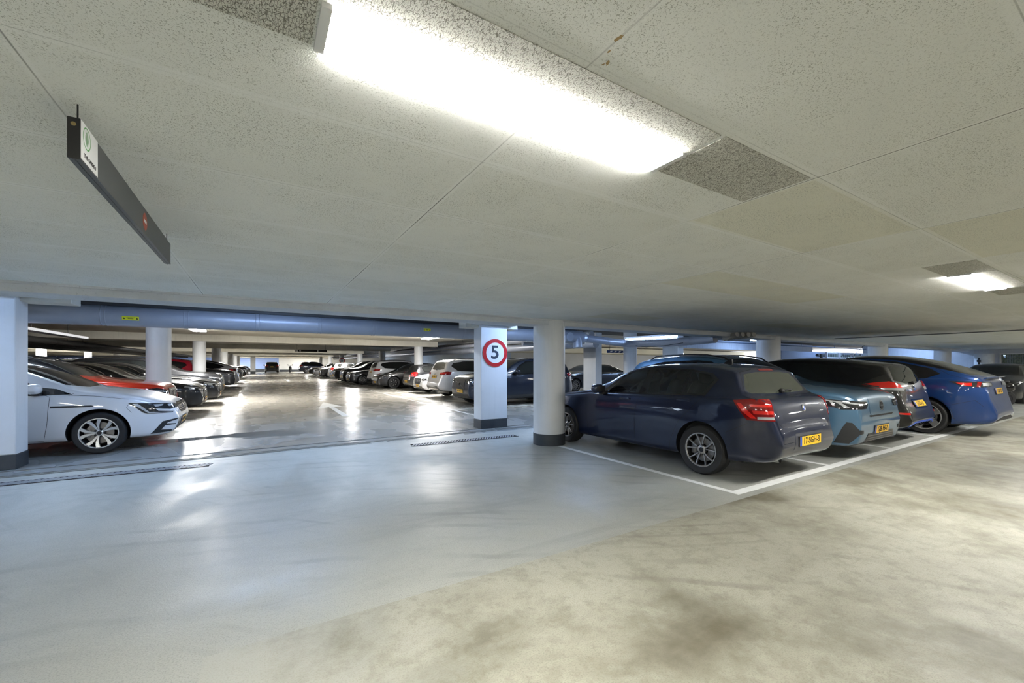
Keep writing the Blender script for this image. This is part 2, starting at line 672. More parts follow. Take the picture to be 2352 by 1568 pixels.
def superell(bm, c, r, e=2.6, nu=14, nv=9, taper=0.0):
    """rounded lump used for mirrors and head rests"""
    def sg(x, p): return math.copysign(abs(x) ** p, x)
    rows = []
    for i in range(nv + 1):
        v = -PI / 2 + PI * i / nv
        row = []
        for j in range(nu):
            u = 2 * PI * j / nu
            x = sg(math.cos(v), 2 / e) * sg(math.cos(u), 2 / e); y = sg(math.cos(v), 2 / e) * sg(math.sin(u), 2 / e); z = sg(math.sin(v), 2 / e)
            row.append(bm.verts.new((c[0] + r[0] * x * (1 + taper * z), c[1] + r[1] * y * (1 + taper * y), c[2] + r[2] * z)))
        rows.append(row)
    for i in range(nv):
        for j in range(nu):
            k = (j + 1) % nu
            bm.faces.new((rows[i][j], rows[i][k], rows[i + 1][k], rows[i + 1][j]))
    bmesh.ops.remove_doubles(bm, verts=bm.verts, dist=1e-5)
    bmesh.ops.recalc_face_normals(bm, faces=bm.faces)

def finish_car(sp):
    """cut windows, doors and lids, and add the fittings"""
    c = Car(sp)
    side = lambda sg, z0=0.0: (lambda p, n: p.y * sg > 0.25 and p.z > z0 and abs(n.y) > 0.12)
    see = sp.get('see', False)
    glass = 'glass' if see else 'tint'
    L, W = c.L, c.W
    # windscreen and rear window
    ws = sp['ws']                                  # ((s,y) half outline in top view)
    poly = ws + [(a, -b) for a, b in reversed(ws)]
    smx = max(a for a, b in ws) + .05
    f = c.cut('T', poly, lambda p, n: n.z > .1 and p.z > sp['beltz'] - .12 and L / 2 - p.x < smx)
    wsb = c.split(f)
    rw = sp['rw']
    if sp.get('rwview', 'R') == 'R':
        poly = rw + [(-a, b) for a, b in reversed(rw)]
        f = c.cut('R', poly, lambda p, n: n.x < -.12 and L / 2 - p.x > L * .6)
    else:
        poly = rw + [(a, -b) for a, b in reversed(rw)]
        f = c.cut('T', poly, lambda p, n: n.z > .1 and L / 2 - p.x > L * .55)
    rwb = c.split(f)
    gk = {}
    for sg in (-1, 1):
        gk[sg] = []
        for w in sp['wins']:
            f = c.cut('S', w, side(sg, .5))
            gk[sg].append(c.split(f))
        gk[sg, 't'] = None
        if sp.get('dlo'):
            f = c.cut('S', sp['dlo'], side(sg, .5))
            gk[sg, 't'] = c.split(f)
    dr = {}
    for sg in (-1, 1):
        for k, d in enumerate(sp['doors']):
            f = c.cut('S', d, side(sg))
            dr[sg, k] = c.split(f)
    # bonnet / tailgate / bumpers
    bon = sp['bonnet']
    f = c.cut('T', bon + [(a, -b) for a, b in reversed(bon)], lambda p, n: n.z > .3 and p.z > .5 and L / 2 - p.x < L * .45)
    bonb = c.split(f)
    tg = sp['gate']
    f = c.cut('R', tg + [(-a, b) for a, b in reversed(tg)], lambda p, n: n.x < -.08 and L / 2 - p.x > L - sp.get('gate_s', 1.1))
    tgb = c.split(f)
    fbl = sp.get('fbump')
    f = c.cut('S', fbl, lambda p, n: L / 2 - p.x < L * .3)
    fbb = c.split(f)
    rbl = sp.get('rbump')
    f = c.cut('S', rbl, lambda p, n: L / 2 - p.x > L * .7)
    rbb = c.split(f)
    roof = None
    if sp.get('roof_black'):
        r0, r1, ry = sp['roof_black']
        f = c.cut('T', [(r0, ry), (r1, ry), (r1, -ry), (r0, -ry)], lambda p, n: n.z > .6 and p.z > sp['beltz'] + .2)
        roof = c.split(f)
    up = None
    if sp.get('upper_black'):
        f = c.cut('S', sp['upper_black'], lambda p, n: True)
        up = c.split(f)
    clad = []
    if sp.get('clad'):
        for sg in (-1, 1):
            f = c.cut('S', [(0.3, 0), (L - .3, 0), (L - .3, sp['clad']), (.3, sp['clad'])], side(sg))
            clad.append(c.split(f))
    body = c.add('body', c.bm, 'paint')
    if see:
        for (nm, w_) in (('w', 0),): pass
    # base surfaces
    c.add('windscreen', wsb, glass)
    ti = c.add('tailgate', tgb, 'paint')
    c.add('rear_window', rwb, glass if sp.get('see') else 'tint', ti)
    bi = c.add('bonnet', bonb, 'paint')
    fi = c.add('front_bumper', fbb, 'paint')
    ri_ = c.add('rear_bumper', rbb, sp.get('rb_role', 'paint'))
    if roof: c.add('roof_panel', roof, 'gloss')
    if up: c.add('roof_frame', up, 'gloss')
    for q in clad: c.add('sill_cladding', q, 'clad')
    for sg in (-1, 1):
        di = [c.add('door', dr[sg, k], 'paint') for k in range(len(sp['doors']))]
        for k, g in enumerate(gk[sg]):
            c.add('side_window', g, glass, di[min(k, len(di) - 1)] if sp.get('winpar', [0, 1, 1, 1])[k] < len(di) else None)
        if gk[sg, 't']: c.add('window_trim', gk[sg, 't'], 'gloss', None, 1)
    # gaps
    for sg in (-1, 1):
        for d in sp['doors']:
            c.add('panel_gap', c.strip([(a, sg * W / 2, b) for a, b in d], 90 * sg, closed=True), 'gap', body, 1, smooth=False)
        for pl in sp.get('gaps', []):
            c.add('panel_gap', c.strip([(a, sg * W / 2, b) for a, b in pl], 90 * sg), 'gap', body, 1, smooth=False)
    tp = [(L, a, b) for a, b in tg]
    c.add('panel_gap', c.strip(tp, 180), 'gap', body, 1, smooth=False)
    c.add('panel_gap', c.strip(both(tp), 180), 'gap', body, 1, smooth=False)
    # brightwork along the windows
    if sp.get('chrome'):
        for sg in (-1, 1):
            c.add('window_chrome', c.strip([(a, sg * W / 2, b) for a, b in sp['chrome']], 90 * sg, w=.014, off=.004), 'chrome', body, 1, smooth=False)
    # lamps: lists of (name, role, 3D polygon, azimuth, lift, parts inside)
    for nm, role, poly, az, off, subs in sp['lamps']:
        for sg in (1, -1):
            pp = poly if sg == 1 else list(reversed(both(poly)))
            b0 = c.patch(pp, az * sg, off)
            i0 = c.add(nm, b0, role, None, 0 if nm.endswith('lamp') else 1)
            for snm, srole, spoly in subs:
                pp = spoly if sg == 1 else list(reversed(both(spoly)))
                c.add(snm, c.patch(pp, az * sg, off + .003, step=.03, rim=.003), srole, i0, 1)
    for nm, role, poly, az, off, par in sp.get('patches', []):
        c.add(nm, c.patch(poly, az, off), role, {'f': fi, 'r': ri_, 't': ti, 'b': body, 'h': bi}[par], 1 if par != 'f' else 0)
    for nm, role, poly, az, off in sp.get('sidep', []):
        for sg in (1, -1):
            pp = poly if sg == 1 else list(reversed(both(poly)))
            c.add(nm, c.patch(pp, az * sg, off), role, body, 1)
    # mirrors and handles
    mx_, mz = sp['mirror']
    for sg in (1, -1):
        b = bmesh.new()
        superell(b, (c.X(mx_), sg * (W / 2 + .10), mz + .06), (.075, .115, .075), 2.8)
        c.add('door_mirror', b, sp.get('mirror_role', 'paint'), None, 1)
        b = bmesh.new()
        box(b, c.X(mx_) - .05, c.X(mx_) + .04, sg * (W / 2 - .06), sg * (W / 2 + .05), mz - .035, mz + .01, .01)
        box(b, c.X(mx_) - .079, c.X(mx_) - .07, sg * (W / 2 + .02), sg * (W / 2 + .18), mz + .01, mz + .11, .003)
        c.add('mirror_mount', b, 'black', len(c.parts) - 1, 1)
        for hs, hz in sp['handles']:
            p, nrm = c.ray(Vector((c.X(hs), sg * W / 2, hz)), Vector((0, sg, 0)))
            b = bmesh.new()
            box(b, p.x - .10, p.x + .10, p.y - .01, p.y + sg * .028 if sg > 0 else p.y + .01, p.z - .014, p.z + .014, .008)
            if sg < 0:
                bmesh.ops.translate(b, verts=b.verts, vec=(0, -.0, 0))
                for v in b.verts: v.co.y = p.y - (v.co.y - p.y) if v.co.y > p.y else v.co.y
                b.free(); b = bmesh.new()
                box(b, p.x - .10, p.x + .10, p.y - .028, p.y + .01, p.z - .014, p.z + .014, .008)
            c.add('door_handle', b, sp.get('handle_role', 'paint'), None, 1)
    # wheels
    ty, rim, disc, cap = build_wheel(None, sp['wr'], sp['rim'], sp.get('rr', sp['wr'] * .70), sp.get('tw', .205))
    meshes = [to_mesh(b, n, [None, None], True, .6) for b, n in ((ty, 'wheel'), (rim, 'rim'), (disc, 'brake_disc'), (cap, 'centre_cap'))]
    for q in (sp['fa'], sp['ra']):
        for sg in (1, -1):
            mt = Matrix.Translation((c.X(q), sg * (W / 2 - .012), sp['wr'])) @ Matrix.Rotation(0 if sg > 0 else PI, 4, 'Z')
            c.parts.append(('wheel', meshes[0], None, 'tyre', mt, 0))
            k = len(c.parts) - 1
            c.parts.append(('rim', meshes[1], k, 'rim', None, 0))
            c.parts.append(('brake_disc', meshes[2], k, 'disc', None, 1))
            c.parts.append(('centre_cap', meshes[3], k, 'cap', None, 1))
    # underbody so that nothing shows through the sills
    b = bmesh.new()
    box(b, c.X(L - .5), c.X(.5), -W / 2 + .34, W / 2 - .34, .18, .30, .02)
    c.add('underbody', b, 'black', None, 1)
    # cabin
    if see:
        b = bmesh.new()
        dz = sp['beltz']
        s0, s1 = sp['cabin']
        box(b, c.X(s1), c.X(s0), -W / 2 + .16, W / 2 - .16, .34, .40)
        box(b, c.X(s0 + .45), c.X(s0 - .1), -W / 2 + .15, W / 2 - .15, .45, dz - .03, .05)
        box(b, c.X(s1 + .05), c.X(s1 - .02), -W / 2 + .2, W / 2 - .2, .4, dz - .06, .02)
        for sg in (-1, 1):
            box(b, c.X(s1), c.X(s0), sg * (W / 2 - .14) - .012, sg * (W / 2 - .14) + .012, .38, dz - .05, .005)
        c.add('dashboard_and_cabin_lining', b, 'lining', None, 1, smooth=False)
        for (qs, ys) in sp['seats']:
            b = bmesh.new()
            superell(b, (c.X(qs - .15), ys, .55), (.26, .25, .10), 3.5)
            M = Matrix.Translation((c.X(qs + .12), ys, .86)) @ Matrix.Rotation(-.30, 4, 'Y')
            b2 = bmesh.new(); superell(b2, (0, 0, 0), (.075, .235, .33), 3.5)
            bmesh.ops.transform(b2, matrix=M, verts=b2.verts)
            tmp = bpy.data.meshes.new('t'); b2.to_mesh(tmp); b2.free(); b.from_mesh(tmp)
            b2 = bmesh.new(); superell(b2, (c.X(qs + .26), ys, 1.22), (.05, .13, .085), 3.0)
            b2.to_mesh(tmp); b2.free(); b.from_mesh(tmp); bpy.data.meshes.remove(tmp)
            c.add('seat', b, 'seat', None, 1)
        b = bmesh.new()
        M = Matrix.Translation((c.X(s0 + .62), .37, .93)) @ Matrix.Rotation(1.15, 4, 'Y')
        pts = [M @ Vector((.18 * math.cos(a * PI / 12), .18 * math.sin(a * PI / 12), 0)) for a in range(25)]
        tube(b, pts, .014, 8)
        cyl(b, M @ Vector((0, 0, -.12)), M @ Vector((0, 0, 0)), .05)
        box(b, -.17, .17, -.02, .02, -.01, .01, M=M)
        c.add('steering_wheel', b, 'lining', None, 1)
    if sp.get('extra'):
        sp['extra'](c, dict(f=fi, r=ri_, t=ti, b=body, h=bi))
    return c

ROLE = dict(black=[M_BLACK], M_BLACK_ARCH=[M_BLACK], gap=[M_GAP], gloss=[M_GLOSSB], tint=[M_TINT], glass=[M_GLASS], chrome=[M_CHROME],
            tyre=[M_RUBBER], disc=[M_STEEL, M_GAP], cap=[M_DARKALU], lining=[M_TRIMIN], seat=[M_SEAT], red=[M_LAMPR], red2=[M_LAMPR2],
            clear=[M_LAMPW], smoke=[M_LAMPD], grille=[M_GRILLE], clad=[M_CLAD], alu=[M_ALUL], white=[M_WHITE], yellow=[M_YEL], pblue=[M_PBLUE], ink=[M_INK])
PROTO = {}
SPEC = {}
SKIP2 = {'centre_cap', 'brake_disc', 'underbody'}

def plate(parent, x, y, z, facing, txt=None, tilt=0.0, role=M_YEL, w=.52, h=.11):
    """Dutch plate, facing +1 towards the nose, -1 towards the tail"""
    b = bmesh.new()
    box(b, -.006, .004, -w / 2 - .008, w / 2 + .008, -h / 2 - .008, h / 2 + .008, .003, 0)
    box(b, .004, .0055, -w / 2, w / 2, -h / 2, h / 2, 0, 1)
    box(b, .0055, .0065, -w / 2, -w / 2 + .045, -h / 2, h / 2, 0, 2)
    o = part('number_plate', b, [M_BLACK, role, M_PBLUE], parent)
    o.location = (x, y, z)
    o.rotation_euler = (0, -tilt, 0 if facing > 0 else PI)
    if txt:
        lettering(txt, .105, M_INK, o, (.0068, .02, 0), (PI / 2, 0, PI / 2), sx=.95, depth=.0006)
    else:
        b = bmesh.new()
        yy = -w / 2 + .07
        for ww in (.04, .035, .02, .04, .045, .04, .02, .04):
            box(b, .006, .0072, yy, yy + ww, -.032 if ww > .03 else -.008, .032 if ww > .03 else .008, 0)
            yy += ww + .018
        part('plate_characters', b, M_INK, o)
    return o

def place_car(model, paint_m, end, X, Y, head, label, lod=0, rim=None, plates=True, group=None, cat='car', over=None, text=None, name='car', dz=0.0):
    """head: world heading in degrees of the nose. (X,Y) is the centre line point of the nose ('n') or the tail ('t') tip."""
    if model not in PROTO:
        PROTO[model] = finish_car(SPEC[model])
    c = PROTO[model]
    sp = c.sp
    a = math.radians(head)
    sg = -1 if end == 'n' else 1
    cx = X + sg * math.cos(a) * c.L / 2
    cyy = Y + sg * math.sin(a) * c.L / 2
    root = empty(name, (cx, cyy, gz(cyy) + dz), a, label, cat, group)
    rimm = rim or [M_ALU, M_DARKALU]
    objs = []
    skipd = set()
    for i, (nm, me, par, role, mx, l) in enumerate(c.parts):
        if l > 0 and lod >= 2 and nm not in ('wheel_arch',) and nm not in ('mirror_mount',) and (lod >= 3 or nm in ('panel_gap', 'underbody', 'brake_disc', 'centre_cap')):
            objs.append(None); continue
        p = root if par is None or objs[par] is None else objs[par]
        o = link(nm, me, p)
        if mx is not None: o.matrix_local = mx
        ms = [paint_m] if role == 'paint' else (rimm if role == 'rim' else ROLE[role])
        if over and (nm in over): ms = [over[nm]]
        while len(me.materials) < len(ms): me.materials.append(None)
        for k in range(len(me.materials)):
            o.material_slots[k].link = 'OBJECT'
            o.material_slots[k].material = ms[min(k, len(ms) - 1)]
        objs.append(o)
    if plates:
        for (fc, (s_, z_, tl)) in ((1, sp['fplate']), (-1, sp['rplate'])):
            t = (text or {}).get(fc)
            if lod >= 2 and not ((end == 'n') == (fc == 1)): continue
            d = Vector((fc, 0, 0))
            xs = [c.ray(Vector((c.X(s_), y, z_ + dz_)), d)[0].x * fc for dz_ in (-.055, .055) for y in (0, .24)]
            lo, hi = max(xs[:2]), max(xs[2:])
            tl = math.atan2(lo - hi, .11)
            plate(root, fc * ((lo + hi) / 2 + .008), 0, z_, fc, t if t else None, tl)
    return root, c

# ---------------------------------------------------------------- car shapes
def circ(s_, y, z, r, n=20, ry=None):
    return [(s_, y + r * math.cos(2 * PI * k / n), z + (ry or r) * math.sin(2 * PI * k / n)) for k in range(n)]

def slats(c, par, s_, y0, y1, zs, h, az=0, role='chrome', off=.008):
    for z in zs:
        c.add('grille_bar', c.patch([(s_, y0, z), (s_, y1, z), (s_, y1, z + h), (s_, y0, z + h)], az, off, rim=.004), role, par, 1)

def fin(c, s_):
    b = bmesh.new()
    z = c.top(s_)
    prism(b, [(c.X(s_) + .08, z - .01), (c.X(s_) - .07, z - .01), (c.X(s_) - .065, z + .055), (c.X(s_) - .04, z + .055)], -.012, .012, 'XZ')
    c.add('roof_antenna', b, 'black', None, 1)

def wiper(c, par, s_, y0, y1, z, up=.03):
    b = bmesh.new()
    p0, n0 = c.ray(Vector((c.X(s_), y0, z)), Vector((-1, 0, 0)))
    p1, n1 = c.ray(Vector((c.X(s_), y1, z + up)), Vector((-1, 0, 0)))
    tube(b, [p0 + n0 * .02, (p0 + p1) / 2 + n0 * .025, p1 + n1 * .012], .009, 6)
    superell(b, tuple(p0 + n0 * .02), (.03, .035, .03), 2.5, 8, 6)
    c.add('rear_wiper', b, 'black', par, 1)

def bmw_extra(c, P):
    L = c.L
    # badge on the tailgate
    c.add('badge_ring', c.patch([(4.28, y, z) for _, y, z in circ(0, 0, .868, .041)], 180, .006), 'chrome', P['t'], 1)
    k = len(c.parts) - 1
    for q in range(4):
        a0 = q * PI / 2
        pts = [(4.28, 0.001 * math.cos(a0 + .78), .868 + .001 * math.sin(a0 + .78))] + [(4.28, .026 * math.cos(a0 + t * PI / 12), .868 + .026 * math.sin(a0 + t * PI / 12)) for t in range(7)]
        c.add('badge_quarter', c.patch(pts, 180, .009, rim=.002, step=.02), 'pblue' if q % 2 else 'white', P['t'], 1)
    c.add('brake_light', c.patch([(3.81, .17, 1.336), (3.81, -.17, 1.336), (3.82, -.17, 1.316), (3.82, .17, 1.316)], 180, .006), 'red', P['t'], 1)
    wiper(c, P['t'], 4.1, 0.0, -.30, 1.05, .012)
    fin(c, 3.30)
    b = bmesh.new()
    cyl(b, (c.X(4.215), .47, .285), (c.X(4.11), .47, .28), .036, seg=20, caps=False)
    cyl(b, (c.X(4.19), .47, .285), (c.X(4.11), .47, .28), .031, seg=20, caps=True)
    c.add('exhaust_pipe', b, 'disc', P['r'], 1)
    c.add('grille', c.patch([(0, .05, .56), (0, .26, .57), (0, .29, .68), (0, .05, .70)], 0, .006), 'grille', P['f'])
    c.add('grille', c.patch(both([(0, .05, .56), (0, .26, .57), (0, .29, .68), (0, .05, .70)])[::-1], 0, .006), 'grille', P['f'])
    # recess for the plate
    c.add('plate_recess', c.patch([(4.3, .36, .40), (4.3, .33, .59), (4.3, -.33, .59), (4.3, -.36, .40)], 180, .002, rim=.004), 'paint', P['r'], 1)

def lampT(c):
    pass

TLB = [(3.89, .86, .972), (3.96, .86, .86), (4.03, .83, .752), (4.27, .675, .748), (4.25, .69, .985), (4.08, .80, .993)]
SPEC['hatch'] = dict(
    L=4.324, W=1.765, wr=.315, fa=.77, ra=3.46, beltz=.95, crown=.045, tumble=.50, arch=.04, see=True, cabin=(1.35, 3.75),
    top=[(0, .50), (.02, .60), (.06, .70), (.14, .775), (.35, .85), (.8, .925), (1.25, .985), (1.42, 1.025), (1.712, 1.155), (1.94, 1.275), (2.3, 1.385), (2.65, 1.415), (3.05, 1.422), (3.4, 1.41), (3.68, 1.372), (3.80, 1.34), (3.84, 1.28), (3.91, 1.16), (3.98, 1.06), (4.04, 1.02), (4.12, 1.0), (4.19, .975), (4.235, .92), (4.265, .82), (4.285, .70), (4.312, .64), (4.324, .50)],
    belt=[(0, .48), (.1, .66), (.4, .79), (.9, .865), (1.4, .915), (2.0, .94), (2.9, .962), (3.5, .985), (3.9, .995), (4.15, .975), (4.324, .5)],
    bot=[(0, .42), (.02, .33), (.08, .24), (.3, .19), (1.0, .18), (3.2, .20), (3.9, .235), (4.2, .27), (4.29, .34), (4.324, .44)],
    ws=[(1.40, .30), (1.56, .69), (2.16, .555), (2.10, .25)], rw=[(.28, 1.30), (.55, 1.275), (.69, 1.09), (.64, 1.05), (.3, 1.04)],
    wins=[[(1.80, .962), (1.90, 1.08), (2.06, 1.215), (2.25, 1.30), (2.50, 1.325), (2.42, .985)],
          [(2.60, 1.327), (3.17, 1.312), (3.14, 1.01), (2.58, .99)],
          [(3.21, 1.305), (3.48, 1.265), (3.57, 1.20), (3.46, 1.025), (3.19, 1.013)]],
    dlo=[(1.66, .945), (1.80, 1.075), (2.0, 1.225), (2.25, 1.325), (2.6, 1.35), (3.2, 1.335), (3.52, 1.285), (3.63, 1.21), (3.50, 1.0), (2.6, .965)],
    doors=[[(1.36, .25), (1.33, .6), (1.31, .90), (1.66, .945), (2.50, .962), (2.43, .85), (2.385, .6), (2.385, .25)],
           [(2.385, .25), (2.385, .6), (2.43, .85), (2.50, .962), (3.50, 1.0), (3.36, .865), (3.14, .634), (3.01, .375), (2.99, .25)]],
    bonnet=[(.10, .35), (.16, .62), (.7, .72), (1.3, .75), (1.50, .66), (1.38, .30)],
    gate=[(.3, 1.335), (.60, 1.30), (.75, 1.02), (.695, .97), (.675, .76), (.55, .668)],
    fbump=[(-.05, 0), (-.05, .58), (.10, .64), (.42, .62), (.45, .45), (.40, 0)],
    rbump=[(3.78, 0), (3.80, .58), (4.04, .715), (4.4, .655), (4.4, 0)],
    gaps=[[(3.80, .58), (4.04, .715)], [(1.36, .215), (3.0, .235)]],
    lamps=[('tail_lamp', 'red', TLB, 135, .008, [
        ('lamp_light_bar', 'red2', [(3.93, .86, .945), (4.0, .86, .85), (4.075, .82, .775), (4.12, .79, .775), (4.04, .85, .88), (3.99, .86, .94)]),
        ('lamp_light_bar', 'red2', [(4.07, .82, .905), (4.25, .70, .905), (4.25, .70, .93), (4.06, .82, .935)]),
        ('lamp_light_bar', 'red2', [(4.09, .80, .825), (4.26, .69, .825), (4.26, .69, .86), (4.08, .81, .865)]),
        ('reversing_light', 'clear', [(4.12, .78, .765), (4.265, .685, .765), (4.26, .69, .795), (4.12, .78, .795)])]),
        ('head_lamp', 'smoke', [(.45, .84, .74), (.30, .80, .66), (.08, .42, .64), (.12, .40, .74), (.3, .72, .79)], 45, .006,
         [('lamp_reflector', 'clear', [(.28, .76, .69), (.20, .66, .68), (.22, .64, .73), (.28, .74, .745)])])],
    fplate=(.012, .42, 0), rplate=(4.336, .492, .07), mirror=(1.72, .955), handles=[(2.20, .885), (3.22, .93)], rim='v', rr=.212, tw=.20,
    seats=[(2.05, .37), (2.05, -.37), (2.95, .37), (2.95, -.37)], extra=bmw_extra)

def meg_extra(c, P):
    g = [(0, .50, .70), (0, .42, .60), (0, .25, .545), (0, -.25, .545), (0, -.42, .60), (0, -.50, .70), (0, -.3, .735), (0, .3, .735)]
    c.add('grille', c.patch(g, 0, .006), 'grille', P['f'])
    k = len(c.parts) - 1
    slats(c, k, 0, -.42, .42, (.60, .635, .67, .705), .008)
    c.add('badge', c.patch([(0, 0, .56), (0, .05, .645), (0, 0, .73), (0, -.05, .645)], 0, .014), 'chrome', P['f'])
    c.add('lower_grille', c.patch([(0, .60, .27), (0, .5, .40), (0, -.5, .40), (0, -.60, .27), (0, -.4, .23), (0, .4, .23)], 0, .005), 'grille', P['f'])
    k = len(c.parts) - 1
    slats(c, k, 0, -.5, .5, (.27, .305, .34), .008, role='gap')
    fin(c, 3.5)

SPEC['megane'] = dict(
    L=4.36, W=1.814, wr=.322, fa=.94, ra=3.61, beltz=.95, crown=.05, tumble=.5, arch=.048, nose=(.85, .33, 2.2), flare=.016,
    top=[(0, .52), (.012, .62), (.04, .705), (.10, .755), (.22, .805), (.5, .90), (.8, .965), (1.12, 1.015), (1.22, 1.04), (1.45, 1.155), (1.9, 1.35), (2.15, 1.415), (2.6, 1.447), (3.1, 1.44), (3.6, 1.40), (3.9, 1.34), (3.98, 1.28), (4.12, 1.08), (4.2, .98), (4.28, .86), (4.33, .7), (4.36, .5)],
    belt=[(0, .50), (.08, .66), (.25, .74), (.6, .85), (1.0, .905), (1.4, .925), (2.2, .945), (3.2, .98), (4.0, 1.01), (4.2, .96), (4.36, .45)],
    bot=[(0, .46), (.02, .36), (.06, .27), (.16, .21), (.5, .20), (1.2, .21), (3.2, .21), (3.9, .24), (4.3, .33), (4.36, .44)],
    ws=[(1.18, .30), (1.36, .70), (2.05, .56), (1.98, .25)], rw=[(.28, 1.25), (.52, 1.24), (.68, 1.06), (.3, 1.03)],
    wins=[[(1.66, .975), (1.95, 1.22), (2.2, 1.33), (2.48, 1.35), (2.42, .975)], [(2.55, 1.355), (3.2, 1.33), (3.25, 1.01), (2.5, .985)], [(3.28, 1.325), (3.6, 1.24), (3.4, 1.02), (3.33, 1.015)]],
    dlo=[(1.25, .935), (1.42, 1.02), (1.62, 1.05), (1.9, 1.22), (2.2, 1.355), (2.5, 1.38), (3.2, 1.355), (3.7, 1.25), (3.45, 1.0), (2.5, .95), (1.6, .925)],
    doors=[[(1.54, .25), (1.50, .5), (1.475, .9), (1.52, .925), (2.5, .95), (2.45, .6), (2.45, .25)], [(2.45, .25), (2.45, .6), (2.5, .95), (3.45, 1.0), (3.3, .8), (3.15, .45), (3.1, .25)]],
    bonnet=[(.06, .35), (.12, .56), (.30, .66), (.75, .74), (1.18, .77), (1.28, .66), (1.16, .30)],
    gate=[(.3, 1.30), (.58, 1.27), (.74, 1.0), (.60, .95), (.6, .7), (.5, .66)],
    fbump=[(-.05, 0), (-.05, .56), (.10, .60), (.40, .60), (.56, .66), (.55, 0)], rbump=[(3.98, 0), (3.98, .6), (4.4, .64), (4.4, 0)],
    gaps=[[(.56, .62), (.62, .70), (.60, .75)], [(.60, .835), (1.0, .90), (1.30, .925)], [(1.18, .98), (1.28, .915)]],
    lamps=[('head_lamp', 'smoke', [(.62, .86, .775), (.30, .72, .745), (.05, .50, .725), (.06, .48, .66), (.16, .60, .635), (.32, .74, .665), (.28, .72, .62), (.12, .58, .595), (.14, .60, .575), (.40, .78, .585), (.45, .80, .60)], 50, .006,
            [('running_light_bar', 'clear', [(.56, .86, .755), (.50, .84, .755), (.38, .78, .61), (.14, .60, .590), (.13, .59, .580), (.40, .78, .592)]),
             ('lamp_reflector', 'clear', [(.34, .74, .73), (.22, .66, .725), (.24, .68, .70), (.32, .73, .69)]),
             ('lamp_reflector', 'clear', [(.18, .62, .72), (.10, .55, .715), (.12, .57, .69), (.17, .61, .685)])]),
           ('tail_lamp', 'red', [(3.95, .88, .95), (4.0, .87, .84), (4.33, .6, .82), (4.31, .6, .93)], 135, .008, []),
           ('bumper_vent', 'clad', [(.36, .76, .245), (.22, .70, .44), (.06, .56, .475), (.06, .55, .455), (.17, .64, .415), (.19, .66, .395), (.08, .57, .385), (.08, .57, .37), (.20, .67, .365), (.24, .70, .30), (.12, .60, .285), (.12, .60, .26)], 50, .004, [])],
    sidep=[('side_vent', 'clad', [(1.47, .9, .735), (1.02, .9, .735), (.99, .9, .748), (1.02, .9, .76), (1.47, .9, .765)], 90, .004)],
    fplate=(-.012, .405, 0), rplate=(4.372, .5, .05), mirror=(1.60, .97), handles=[(2.25, .88), (3.15, .91)], rim='turbine', rr=.232, tw=.215, extra=meg_extra)

def rails(c):
    b = bmesh.new()
    for sg in (-1, 1):
        pts = []
        for q in (c.L * .44, c.L * .47, c.L * .55, c.L * .65, c.L * .75, c.L * .82, c.L * .85):
            lift = .0 if q in (c.L * .44, c.L * .85) else .045
            p, n = c.ray(Vector((c.X(q), sg * (c.W / 2 * .66), c.top(q) + .5)), Vector((0, 0, 1)))
            pts.append(p + Vector((0, 0, lift)))
        tube(b, pts, .014, 6)
    c.add('roof_rail', b, 'black', None, 1)

def c40_extra(c, P):
    rails(c)
    L = c.L
    c.add('nose_panel', c.patch([(0, .40, .90), (0, .42, .70), (0, .38, .66), (0, -.38, .66), (0, -.42, .70), (0, -.40, .90)], 0, .005), 'paint', P['f'], 0)
    k = len(c.parts) - 1
    c.add('badge_ring', c.patch(circ(0, 0, .785, .075), 0, .012), 'chrome', P['f'], 1)
    c.add('badge_centre', c.patch(circ(0, 0, .785, .055), 0, .016, rim=.002), 'smoke', P['f'], 1)
    c.add('badge_letters', c.patch([(0, -.05, .775), (0, .05, .775), (0, .05, .797), (0, -.05, .797)], 0, .019, rim=.002), 'chrome', P['f'], 1)
    c.add('nose_slot', c.patch([(0, .46, .655), (0, .40, .635), (0, -.40, .635), (0, -.46, .655), (0, -.4, .665), (0, .4, .665)], 0, .004), 'gap', P['f'], 1)
    c.add('lower_grille', c.patch([(0, .58, .26), (0, .46, .40), (0, -.46, .40), (0, -.58, .26)], 0, .005), 'grille', P['f'])
    k = len(c.parts) - 1
    slats(c, k, 0, -.48, .48, (.285, .32, .355), .01, role='disc')
    c.add('lower_lip', c.patch([(.02, .78, .22), (0, .6, .25), (0, -.6, .25), (.02, -.78, .22), (0, -.6, .19), (0, .6, .19)], 0, .006), 'clad', P['f'])

